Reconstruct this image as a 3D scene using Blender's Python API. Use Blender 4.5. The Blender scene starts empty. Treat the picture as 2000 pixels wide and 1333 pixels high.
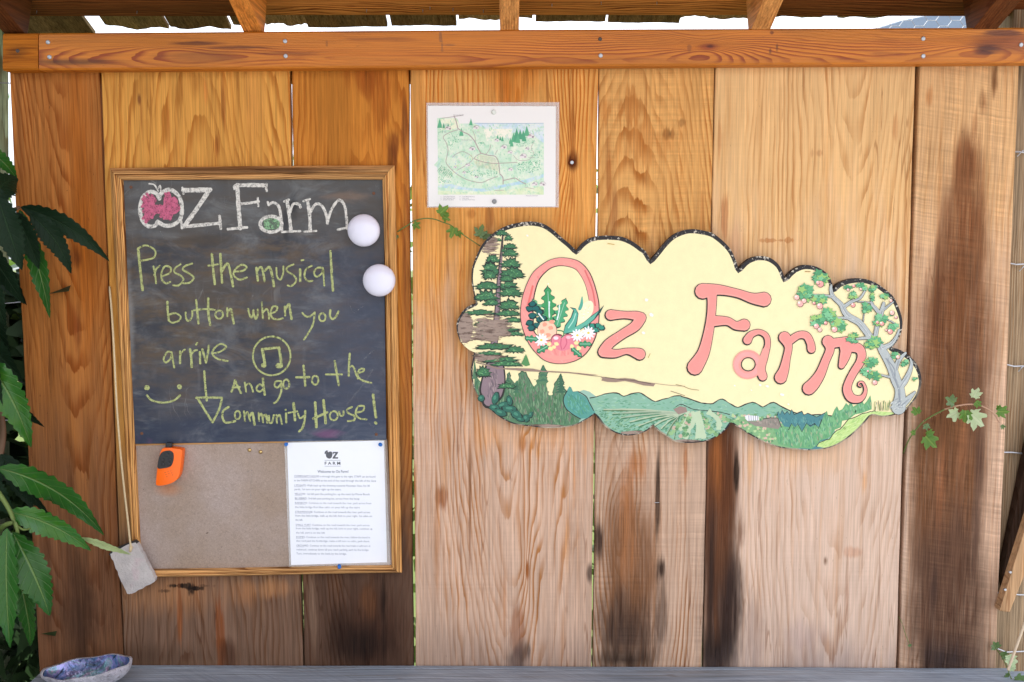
import bpy, bmesh, math, random
from mathutils import Vector
from mathutils.geometry import tessellate_polygon
R = math.radians
rnd = random.Random(7)
scene = bpy.context.scene
COL = scene.collection

# ------------------------------------------------------------------ camera, light, exposure
F_PX = 1944.0            # focal length in photo pixels (35 mm on a 36 mm wide frame)
PITCH = R(5.5)
CAM = Vector((0.0, -2.18, 1.55))
cd = bpy.data.cameras.new('camera'); cam = bpy.data.objects.new('camera', cd); COL.objects.link(cam)
cam.location = CAM; cam.rotation_euler = (R(90) - PITCH, 0, 0)
cd.sensor_width = 36; cd.lens = F_PX / 2000 * 36; cd.clip_start = 0.02; cd.clip_end = 400
cd.dof.use_dof = True; cd.dof.focus_distance = 2.19; cd.dof.aperture_fstop = 3.5
scene.camera = cam
SUN_EL, SUN_AZ = 66, 200          # azimuth measured from +Y clockwise: the sun stands behind the camera, slightly left
w = bpy.data.worlds.new('World'); scene.world = w; w.use_nodes = True
nt = w.node_tree; bg = nt.nodes['Background']
sky = nt.nodes.new('ShaderNodeTexSky'); sky.sky_type = 'NISHITA'; sky.sun_disc = False
sky.sun_elevation = R(SUN_EL); sky.sun_rotation = R(SUN_AZ); sky.air_density = 1.0; sky.dust_density = 2.0; sky.ozone_density = 1.0
tc = nt.nodes.new('ShaderNodeTexCoord'); cn0 = nt.nodes.new('ShaderNodeTexNoise'); cn0.inputs['Scale'].default_value = 1.6; cn0.inputs['Detail'].default_value = 5
cmr = nt.nodes.new('ShaderNodeMapRange'); cmr.inputs['From Min'].default_value = 0.34; cmr.inputs['From Max'].default_value = 0.56
cmx = nt.nodes.new('ShaderNodeMix'); cmx.data_type = 'RGBA'; cmx.inputs[7].default_value = (11.0, 11.6, 12.8, 1.0)     # bright broken cloud, added to whiten the sky and its light
nt.links.new(tc.outputs['Generated'], cn0.inputs['Vector']); nt.links.new(cn0.outputs[0], cmr.inputs['Value']); nt.links.new(cmr.outputs[0], cmx.inputs[0])
nt.links.new(sky.outputs[0], cmx.inputs[6]); nt.links.new(cmx.outputs[2], bg.inputs[0]); bg.inputs[1].default_value = 0.11
sd = bpy.data.lights.new('sun', 'SUN'); sun = bpy.data.objects.new('sun', sd); COL.objects.link(sun)
sd.energy = 5.0; sd.angle = R(0.53); sd.color = (1.0, 0.975, 0.94)
az, el = R(SUN_AZ), R(SUN_EL)
to_sun = Vector((math.sin(az) * math.cos(el), math.cos(az) * math.cos(el), math.sin(el)))
sun.rotation_euler = to_sun.to_track_quat('Z', 'Y').to_euler(); sun.location = to_sun * 8
vs = scene.view_settings; vs.view_transform = 'Standard'; vs.look = 'None'; vs.gamma = 1.0; vs.use_curve_mapping = False
vs.exposure = 0.86
scene.cycles.max_bounces = 8; scene.cycles.transparent_max_bounces = 16
scene.cycles.use_denoising = True

# ------------------------------------------------------------------ helpers
FW = Vector((0, math.cos(PITCH), -math.sin(PITCH))); UP = Vector((0, math.sin(PITCH), math.cos(PITCH))); RT = Vector((1, 0, 0))
def P(px, py, y=0.0):
    """The point of the plane at depth y that the photograph shows at (px, py)."""
    d = FW + RT * ((px - 1000) / F_PX) - UP * ((py - 666.5) / F_PX)
    return CAM + d * ((y - CAM.y) / d.y)
PXM = (P(1001, 667) - P(1000, 667)).length        # metres per photo pixel on the wall
def lin(c): return c / 12.92 if c <= 0.04045 else ((c + 0.055) / 1.055) ** 2.4
def C(r, g, b, k=1.0): return (lin(r / 255) * k, lin(g / 255) * k, lin(b / 255) * k, 1.0)
def crop(x0, y0, s): return lambda x, y: (x0 + x / s, y0 + y / s)
c3 = crop(880, 420, 4.3); c4 = crop(880, 640, 4.348); c5 = crop(1320, 430, 4); c6 = crop(1320, 660, 4)
k4 = crop(220, 330, 3.5088); k5 = crop(220, 640, 3.5088); cm = crop(820, 190, 5.796); cn = crop(550, 860, 5.127)

def tag(o, label=None, cat=None, group=None, kind=None):
    if label: o['label'] = label
    if cat: o['category'] = cat
    if group: o['group'] = group
    if kind: o['kind'] = kind
    return o
def empty(name, loc, label, cat, group=None):
    o = bpy.data.objects.new(name, None); COL.objects.link(o); o.location = loc; o.empty_display_size = 0.05
    return tag(o, label, cat, group, 'thing')
def wloc(o):
    v = Vector(o.location)
    while o.parent: o = o.parent; v = v + Vector(o.location)
    return v

class MB:
    def __init__(s): s.v = []; s.f = []; s.c = []; s.uv = {}
    def face(s, pts, col=None):
        i = len(s.v); s.v += [tuple(p) for p in pts]; s.f.append(tuple(range(i, i + len(pts)))); s.c.append(col)
    def mesh(s, vs, fs, col=None, uvs=None):
        i = len(s.v); s.v += [tuple(p) for p in vs]
        for q in fs:
            s.f.append(tuple(i + k for k in q)); s.c.append(col)
        if uvs:
            for k, uv in enumerate(uvs): s.uv[i + k] = uv
    def box(s, lo, hi, col=None):
        x0, y0, z0 = lo; x1, y1, z1 = hi
        v = [(x0,y0,z0),(x1,y0,z0),(x1,y1,z0),(x0,y1,z0),(x0,y0,z1),(x1,y0,z1),(x1,y1,z1),(x0,y1,z1)]
        s.mesh(v, [(0,3,2,1),(4,5,6,7),(0,1,5,4),(1,2,6,5),(2,3,7,6),(3,0,4,7)], col)
    def tube(s, pts, rads, n=8, col=None):
        pts = [Vector(p) for p in pts]; rings = []
        if not hasattr(rads, '__len__'): rads = [rads] * len(pts)
        for i, p in enumerate(pts):
            t = (pts[min(i + 1, len(pts) - 1)] - pts[max(i - 1, 0)]).normalized()
            a = t.cross(Vector((0, 0, 1)) if abs(t.z) < 0.9 else Vector((0, 1, 0))).normalized(); b = t.cross(a)
            rings.append([p + (a * math.cos(2*math.pi*k/n) + b * math.sin(2*math.pi*k/n)) * rads[i] for k in range(n)])
        vs = [q for r in rings for q in r]; fs = []
        for i in range(len(pts) - 1):
            for k in range(n): fs.append((i*n+k, i*n+(k+1) % n, (i+1)*n+(k+1) % n, (i+1)*n+k))
        fs.append(tuple(range(n-1, -1, -1))); fs.append(tuple((len(pts)-1)*n+k for k in range(n)))
        s.mesh(vs, fs, col)
    def prism(s, outline, y0, y1, col=None, tr=lambda p, y: P(p[0], p[1], y)):
        """outline in photo pixels, front face at depth y0 (nearer), back face at y1; sides perpendicular to the wall"""
        fr = [Vector(tr(p, y0)) for p in outline]; bk = [v + Vector((0, y1 - y0, 0)) for v in fr]; n = len(fr)
        tris = tessellate_polygon([fr])
        s.mesh(fr + bk, [tuple(t) for t in tris] + [tuple(n + k for k in t[::-1]) for t in tris] +
               [(i, (i+1) % n, n + (i+1) % n, n + i) for i in range(n)], col)
    def build(s, name, m, parent=None, smooth=False, bevel=0.0, recalc=True, label=None, kind=None, center=True, subdiv=0):
        vs = [Vector(v) for v in s.v]
        if center and vs:
            lo = Vector((min(v.x for v in vs), min(v.y for v in vs), min(v.z for v in vs))); hi = Vector((max(v.x for v in vs), max(v.y for v in vs), max(v.z for v in vs)))
            o0 = Vector(((lo.x+hi.x)/2, (lo.y+hi.y)/2, lo.z))
        else: o0 = Vector((0, 0, 0))
        me = bpy.data.meshes.new(name); me.from_pydata([v - o0 for v in vs], [], s.f)
        if any(c is not None for c in s.c):
            at = me.color_attributes.new('Col', 'FLOAT_COLOR', 'CORNER'); k = 0
            buf = []
            for f, c in zip(s.f, s.c): buf += list(c or (0.5, 0.5, 0.5, 1)) * len(f)
            at.data.foreach_set('color', buf)
        if s.uv:
            uvl = me.uv_layers.new(name='UVMap')
            for lp in me.loops: uvl.data[lp.index].uv = s.uv.get(lp.vertex_index, (0, 0))
        me.materials.append(m)
        if recalc:
            b = bmesh.new(); b.from_mesh(me)
            if recalc == 'weld': bmesh.ops.remove_doubles(b, verts=b.verts, dist=1e-6)
            bmesh.ops.recalc_face_normals(b, faces=b.faces); b.to_mesh(me); b.free()
        if smooth:
            for p in me.polygons: p.use_smooth = True
        o = bpy.data.objects.new(name, me); COL.objects.link(o)
        if parent: o.parent = parent; o.location = o0 - wloc(parent)
        else: o.location = o0
        if bevel:
            bm_ = o.modifiers.new('bevel', 'BEVEL'); bm_.width = bevel; bm_.segments = 2; bm_.limit_method = 'ANGLE'; bm_.angle_limit = R(35)
        if subdiv:
            sm = o.modifiers.new('sub', 'SUBSURF'); sm.levels = sm.render_levels = subdiv
        if label: o['label'] = label
        if kind: o['kind'] = kind
        return o

def catmull(pts, n=6):
    """smooth a list of tuples through all points"""
    if len(pts) < 3: return [tuple(p) for p in pts]
    out = []
    for i in range(len(pts) - 1):
        a, b, c, d = pts[max(i-1, 0)], pts[i], pts[i+1], pts[min(i+2, len(pts)-1)]
        for k in range(n):
            t = k / n
            out.append(tuple(0.5 * (2*b[j] + (c[j]-a[j])*t + (2*a[j]-5*b[j]+4*c[j]-d[j])*t*t + (3*b[j]-a[j]-3*c[j]+d[j])*t**3) for j in range(len(b))))
    out.append(tuple(pts[-1])); return out
def catmull_closed(pts, n=5):
    q = [pts[-1]] + list(pts) + [pts[0], pts[1]]
    r = catmull(q, n); return r[n:-n-1]
def inside(p, poly):
    x, y = p; r = False; j = len(poly) - 1
    for i in range(len(poly)):
        xi, yi = poly[i]; xj, yj = poly[j]
        if (yi > y) != (yj > y) and x < (xj - xi) * (y - yi) / (yj - yi + 1e-12) + xi: r = not r
        j = i
    return r

class Paint:
    """Flat layers of paint or chalk, each a few microns proud of the one below, in ONE mesh with a colour per face."""
    def __init__(s, y, step=4e-6): s.mb = MB(); s.y = y; s.step = step; s.k = 0
    def lay(s): s.k += 1; return s.y - s.k * s.step
    def poly(s, pts, col, y=None):
        y = s.lay() if y is None else y
        vs = [P(p[0], p[1], y) for p in pts]
        try: tris = tessellate_polygon([vs])
        except Exception: return
        s.mb.mesh(vs, [tuple(t) for t in tris], col)
    def stroke(s, pts, rad, col, cap=True, n=6, smooth=True, jit=0.0):
        """pts (x, y) or (x, y, r) in photo pixels"""
        q = [(p[0], p[1], p[2] if len(p) > 2 else rad) for p in pts]
        if smooth and len(q) > 2: q = catmull(q, n)
        y = s.lay(); L = []; Rr = []
        for i, p in enumerate(q):
            a, b = q[max(i-1, 0)], q[min(i+1, len(q)-1)]
            dx, dy = b[0]-a[0], b[1]-a[1]; l = math.hypot(dx, dy) or 1; nx, ny = -dy/l, dx/l
            rr = max(p[2], 0.05) * (1 + rnd.uniform(-jit, jit))
            L.append(P(p[0]+nx*rr, p[1]+ny*rr, y)); Rr.append(P(p[0]-nx*rr, p[1]-ny*rr, y))
        m = len(q)
        s.mb.mesh(L + Rr, [(i, i+1, m+i+1, m+i) for i in range(m-1)], col)
        if cap:
            for p in (q[0], q[-1]):
                y = s.lay(); s.mb.mesh([P(p[0]+p[2]*math.cos(a), p[1]+p[2]*math.sin(a), y) for a in [k*math.pi/6 for k in range(12)]], [tuple(range(12))], col)
    def ell(s, cx, cy, rx, ry, col, rot=0, n=18, rough=0.0):
        cr, sr = math.cos(rot), math.sin(rot); pts = []
        for k in range(n):
            a = 2*math.pi*k/n; j = 1 + rnd.uniform(-rough, rough)
            x, y = rx*math.cos(a)*j, ry*math.sin(a)*j; pts.append((cx + x*cr - y*sr, cy + x*sr + y*cr))
        s.poly(pts, col)
    def ring(s, cx, cy, rx, ry, r, col):
        s.stroke([(cx+rx*math.cos(a), cy+ry*math.sin(a)) for a in [k*math.pi/14 for k in range(29)]], r, col, cap=False, smooth=False)
    def dabs(s, poly, cols, n, L, W, ang=0.0, spread=0.5):
        xs = [p[0] for p in poly]; ys = [p[1] for p in poly]; c = 0; t = 0; ybase = s.y - (s.k + 1) * s.step; s.k += 25
        while c < n and t < n * 8:
            t += 1; x, y = rnd.uniform(min(xs), max(xs)), rnd.uniform(min(ys), max(ys))
            if not inside((x, y), poly): continue
            c += 1; a = ang + rnd.uniform(-spread, spread); l = L * rnd.uniform(.5, 1.3); ww = W * rnd.uniform(.5, 1.3)
            ca, sa = math.cos(a), math.sin(a); q = []
            for u, v in ((-1, 0), (-.5, -.8), (.4, -1), (1, 0), (.5, .9), (-.4, .9)):
                px, py = x + u*l*ca - v*ww*sa, y + u*l*sa + v*ww*ca; q.append((px, py))
            if all(inside(z, poly) for z in q): s.poly(q, rnd.choice(cols), ybase - (t % 24) * s.step)
            else: c -= 0.5

# ------------------------------------------------------------------ node expressions
class E:
    """A node socket (or a number) with arithmetic; every operator adds a Math node."""
    def __init__(s, g, v): s.g = g; s.v = v
    def _b(s, o, op, rev=False):
        a, b = (o, s) if rev else (s, o); return s.g.math(op, a, b)
    def __add__(s, o): return s._b(o, 'ADD')
    def __radd__(s, o): return s._b(o, 'ADD', True)
    def __sub__(s, o): return s._b(o, 'SUBTRACT')
    def __rsub__(s, o): return s._b(o, 'SUBTRACT', True)
    def __mul__(s, o): return s._b(o, 'MULTIPLY')
    def __rmul__(s, o): return s._b(o, 'MULTIPLY', True)
    def __truediv__(s, o): return s._b(o, 'DIVIDE')
    def __rtruediv__(s, o): return s._b(o, 'DIVIDE', True)
class G:
    def __init__(s, name):
        s.m = bpy.data.materials.new(name); s.m.use_nodes = True; s.t = s.m.node_tree; s.t.nodes.clear()
        s.out = s.t.nodes.new('ShaderNodeOutputMaterial')
        geo = s.t.nodes.new('ShaderNodeNewGeometry'); sp = s.t.nodes.new('ShaderNodeSeparateXYZ'); s.t.links.new(geo.outputs['Position'], sp.inputs[0])
        s.geo = geo; s.x, s.y, s.z = (E(s, sp.outputs[k]) for k in range(3))
    def put(s, sock, v):
        if isinstance(v, E): v = v.v
        if hasattr(v, 'links'): s.t.links.new(v, sock)
        elif isinstance(v, tuple) and len(v) != len(sock.default_value): sock.default_value = v[:3] if len(sock.default_value) == 3 else tuple(v) + (1.0,)
        else: sock.default_value = v
    def math(s, op, a, b=0.0, c=None):
        n = s.t.nodes.new('ShaderNodeMath'); n.operation = op; s.put(n.inputs[0], a); s.put(n.inputs[1], b)
        if c is not None: s.put(n.inputs[2], c)
        return E(s, n.outputs[0])
    def fract(s, a): return s.math('FRACT', a)
    def sqrt(s, a): return s.math('SQRT', a)
    def absv(s, a): return s.math('ABSOLUTE', a)
    def sin(s, a): return s.math('SINE', a)
    def mx(s, a, b): return s.math('MAXIMUM', a, b)
    def mn(s, a, b): return s.math('MINIMUM', a, b)
    def vec(s, x, y, z=0.0):
        n = s.t.nodes.new('ShaderNodeCombineXYZ')
        for k, v in enumerate((x, y, z)): s.put(n.inputs[k], v)
        return E(s, n.outputs[0])
    def noise(s, v, scale=1.0, detail=2.0, rough=0.5, dist=0.0, out=0):
        n = s.t.nodes.new('ShaderNodeTexNoise'); s.put(n.inputs['Vector'], v); n.inputs['Scale'].default_value = scale
        n.inputs['Detail'].default_value = detail; n.inputs['Roughness'].default_value = rough; n.inputs['Distortion'].default_value = dist
        return E(s, n.outputs[out])
    def voro(s, v, scale=1.0, feature='F1', out='Distance', rand=1.0):
        n = s.t.nodes.new('ShaderNodeTexVoronoi'); n.feature = feature; s.put(n.inputs['Vector'], v); n.inputs['Scale'].default_value = scale; n.inputs['Randomness'].default_value = rand
        return E(s, n.outputs[out])
    def ss(s, a, b, x, o0=0.0, o1=1.0):
        n = s.t.nodes.new('ShaderNodeMapRange'); n.interpolation_type = 'SMOOTHSTEP'
        if isinstance(a, (int, float)) and isinstance(b, (int, float)) and a > b: a, b, o0, o1 = b, a, o1, o0
        s.put(n.inputs['Value'], x)
        for k, v in (('From Min', a), ('From Max', b), ('To Min', o0), ('To Max', o1)): s.put(n.inputs[k], v)
        return E(s, n.outputs[0])
    def mix(s, f, a, b, mode='MIX'):
        n = s.t.nodes.new('ShaderNodeMix'); n.data_type = 'RGBA'; n.blend_type = mode
        s.put(n.inputs[0], f); s.put(n.inputs[6], a); s.put(n.inputs[7], b); return E(s, n.outputs[2])
    def scale(s, col, f):
        n = s.t.nodes.new('ShaderNodeVectorMath'); n.operation = 'SCALE'; s.put(n.inputs[0], col); s.put(n.inputs['Scale'], f); return E(s, n.outputs[0])
    def attr(s, name='Col'):
        n = s.t.nodes.new('ShaderNodeAttribute'); n.attribute_name = name; return E(s, n.outputs['Color'])
    def uv(s):
        n = s.t.nodes.new('ShaderNodeUVMap'); sp = s.t.nodes.new('ShaderNodeSeparateXYZ'); s.t.links.new(n.outputs[0], sp.inputs[0])
        return E(s, sp.outputs[0]), E(s, sp.outputs[1])
    def rnd(s):
        n = s.t.nodes.new('ShaderNodeObjectInfo'); return E(s, n.outputs['Random'])
    def bump(s, h, dist=0.001, strength=1.0):
        n = s.t.nodes.new('ShaderNodeBump'); s.put(n.inputs['Height'], h); n.inputs['Distance'].default_value = dist; n.inputs['Strength'].default_value = strength
        return E(s, n.outputs[0])
    def bsdf(s, col, rough=0.7, normal=None, metal=0.0, spec=0.4, **kw):
        n = s.t.nodes.new('ShaderNodeBsdfPrincipled'); s.put(n.inputs['Base Color'], col); s.put(n.inputs['Roughness'], rough)
        s.put(n.inputs['Metallic'], metal); s.put(n.inputs['Specular IOR Level'], spec)
        if normal is not None: s.put(n.inputs['Normal'], normal)
        for k, v in kw.items(): s.put(n.inputs[k.replace('_', ' ')], v)
        return E(s, n.outputs[0])
    def mixsh(s, f, a, b):
        n = s.t.nodes.new('ShaderNodeMixShader'); s.put(n.inputs[0], f); s.put(n.inputs[1], a); s.put(n.inputs[2], b); return E(s, n.outputs[0])
    def transp(s): return E(s, s.t.nodes.new('ShaderNodeBsdfTransparent').outputs[0])
    def transl(s, col):
        n = s.t.nodes.new('ShaderNodeBsdfTranslucent'); s.put(n.inputs[0], col); return E(s, n.outputs[0])
    def end(s, sh): s.put(s.out.inputs['Surface'], sh); return s.m

def simple(name, col, rough=0.6, metal=0.0, spec=0.4, nz=0.15, nscale=60, bump=0.0):
    g = G(name); n = g.noise(g.vec(g.x, g.y, g.z), nscale, 3)
    c = g.scale(col, (n - 0.5) * (2*nz) + 1.0)
    return g.end(g.bsdf(c, rough, g.bump(n, bump) if bump else None, metal, spec))

def wood(name, top, bot=None, z0=None, z1=None, line=(0.55, 0.36, 0.2), seed=0.0, dens=70, cath=None, warp=0.05, contrast=0.6,
         stains_and_light=(), saw=0.0, sawang=0.0, axes='xz', rough=0.75, fib=0.25, spec=0.12, knots=(), streak=0.3, speck=0.0, bumpd=0.0006, tone=0.96, vein=0.5):
    """Sawn timber: growth rings, fibres, saw marks, weathering or painted shade towards one end, stains with a shape of their own.
    stains: (px, py, rx, ry, colour, strength, raggedness, softness) in photo pixels on the wall plane."""
    fib = fib * 1.7; saw = saw * 1.4; contrast = min(1.0, contrast * 1.25)
    g = G(name); co = {'x': g.x, 'y': g.y, 'z': g.z}; u, v = co[axes[0]], co[axes[1]]
    third = co[[a for a in 'xyz' if a not in axes][0]]
    big = g.noise(g.vec(u * 7 + seed, v * 1.6, third * 3 + seed), 1.0, 3)
    med = g.noise(g.vec(u * 30 + seed, v * 5, third * 20), 1.0, 3, 0.6)
    fibre = g.noise(g.vec(u * 420 + seed, v * 9, third * 300), 1.0, 2, 0.6)
    fibre2 = g.noise(g.vec(u * 130 + seed, v * 3, third * 90), 1.0, 3, 0.6)
    base = u if cath is None else g.sqrt((u - cath[0]) * (u - cath[0]) + ((v - cath[1]) * cath[2]) * ((v - cath[1]) * cath[2]) + 1e-5)
    r = base + (big - 0.5) * (warp * 2) + (med - 0.5) * (warp * 0.22)
    for (kx, kz, amp, sx, sz) in knots:           # rings flow round a knot
        du = (u - kx) / sx; dv = (v - kz) / sz
        fall = 1.0 / (du * du + dv * dv + 1.0)
        r = r + du * fall * amp
    s_ = g.fract(r * (dens * 1.9) + (fibre2 - 0.5) * 0.35)
    ring = g.ss(0.35, 0.9, s_) * g.ss(1.0, 0.93, s_) * g.ss(0.2, 0.6, g.noise(g.vec(u * 9 + seed, v * 2.2, seed), 1.0, 3)) * 1.25
    band = g.noise(g.vec(u * 22 + seed * 2, v * 0.9, third), 1.0, 2)
    col = top
    if bot is not None: col = g.mix(g.ss(z0, z1, v + (med - 0.5) * 0.5 + (band - 0.5) * 0.3), top, bot)
    col = g.scale(col, (big - 0.5) * 0.35 + (band - 0.5) * streak * 1.6 + 1.0)
    hue = g.noise(g.vec(u * 45 + seed * 5, v * 1.5, third + 3.0), 1.0, 4, 0.65)
    col = g.mix(g.ss(0.52, 0.72, hue) * 0.55, col, g.mix(1.0, col, (0.80, 0.62, 0.44, 1.0), 'MULTIPLY'))
    col = g.mix(g.ss(0.47, 0.30, hue) * 0.40, col, g.mix(1.0, col, (1.18, 1.16, 1.12, 1.0), 'MULTIPLY'))
    lines = g.mix(1.0, col, tuple(line) + (1.0,), 'MULTIPLY')
    col = g.mix(ring * g.ss(0.3, 0.7, band + (med - 0.5) * 0.6) * contrast, col, lines)
    edge = g.noise(g.vec(u * 130 + seed, v * 6, 1.7 + seed), 1.0, 4, 0.65)
    edge2 = g.noise(g.vec(u * 26 + seed, v * 4, 5.1), 1.0, 4, 0.65)
    for (px, py, rx, ry, sc, st, rag, soft) in stains_and_light:
        c0 = P(px, py); rx *= PXM; ry *= PXM
        cu, cv = getattr(c0, axes[0]), getattr(c0, axes[1])
        if axes[0] == 'z': rx, ry = ry, rx
        du = (u - cu) / rx; dv = (v - cv) / ry
        d = g.sqrt(du * du + dv * dv) + (edge - 0.5) * rag + (edge2 - 0.5) * rag * 1.6
        k = g.mn(g.ss(1.08, 0.82 - soft * 0.95, d) * st * (edge * 1.1 + 0.42) * (fibre2 * 0.5 + 0.75), 1.0)
        col = g.mix(k, col, g.scale(sc, fibre * 0.7 + 0.65))
    if speck:
        sp = g.noise(g.vec(u * 260, v * 90, seed), 1.0, 3, 0.7)
        col = g.mix(g.ss(0.66, 0.72, sp) * g.ss(0.45, 0.65, edge2) * speck, col, (0.04, 0.02, 0.01, 1))
    fibre3 = g.noise(g.vec(u * 240 + seed, v * 5, third * 150), 1.0, 3, 0.7)
    col = g.scale(col, (fibre - 0.5) * fib * 2 + (fibre2 - 0.5) * fib * 1.5 + (fibre3 - 0.5) * fib * 2.2 + tone)
    vein_ = g.absv(g.noise(g.vec(u * 26 + seed * 3, v * 1.3, third + 9.0), 1.0, 3, 0.55) - 0.5)
    vm = g.ss(0.013, 0.002, vein_) * g.ss(0.42, 0.62, g.noise(g.vec(u * 8, v * 2.4, seed + 4), 1.0, 2)) * vein
    col = g.mix(vm, col, g.mix(1.0, col, (0.42, 0.27, 0.17, 1.0), 'MULTIPLY'))
    pore = g.noise(g.vec(u * 300, v * 60, seed + 2), 1.0, 2, 0.6)
    col = g.scale(col, g.ss(0.70, 0.78, pore, 1.0, 0.72))
    h = fibre * 0.5 + ring * 0.35
    if saw:
        sv = v + u * sawang + (med - 0.5) * 0.006
        sm = g.noise(g.vec(u * 3 + seed, sv * 190, 0.3), 1.0, 2, 0.5); sreg = g.ss(0.42, 0.62, edge2)
        col = g.scale(col, (sm - 0.5) * saw * (sreg + 0.35) + 1.0); h = h + sm * saw
    return g.end(g.bsdf(col, rough, g.bump(h, bumpd), 0.0, spec))

# ================================================================== the setting
GZ = 0.0
g = G('gravel_ground')
n1 = g.noise(g.vec(g.x, g.y, g.z), 2.0, 4); n2 = g.voro(g.vec(g.x, g.y, g.z), 60.0)
gc = g.scale(g.mix(n1, (0.38, 0.37, 0.35, 1), (0.29, 0.28, 0.265, 1)), n2 * 0.7 + 0.7)
mg = g.end(g.bsdf(gc, 0.95, g.bump(n2, 0.01), 0, 0.2))
mb = MB(); mb.face([(-60, -60, 0), (60, -60, 0), (60, 60, 0), (-60, 60, 0)])
tag(mb.build('ground', mg, recalc=False), kind='structure')
g = G('grass_ground'); n1 = g.noise(g.vec(g.x, g.y, 0.0), 1.5, 4)
mgr = g.end(g.bsdf(g.mix(n1, (0.06, 0.11, 0.025, 1), (0.16, 0.17, 0.06, 1)), 0.95, None, 0, 0.2))
mb = MB(); mb.face([(-60, 0.5, 0.004), (60, 0.5, 0.004), (60, 60, 0.004), (-60, 60, 0.004)])
tag(mb.build('meadow', mgr, recalc=False), kind='structure')

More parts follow.
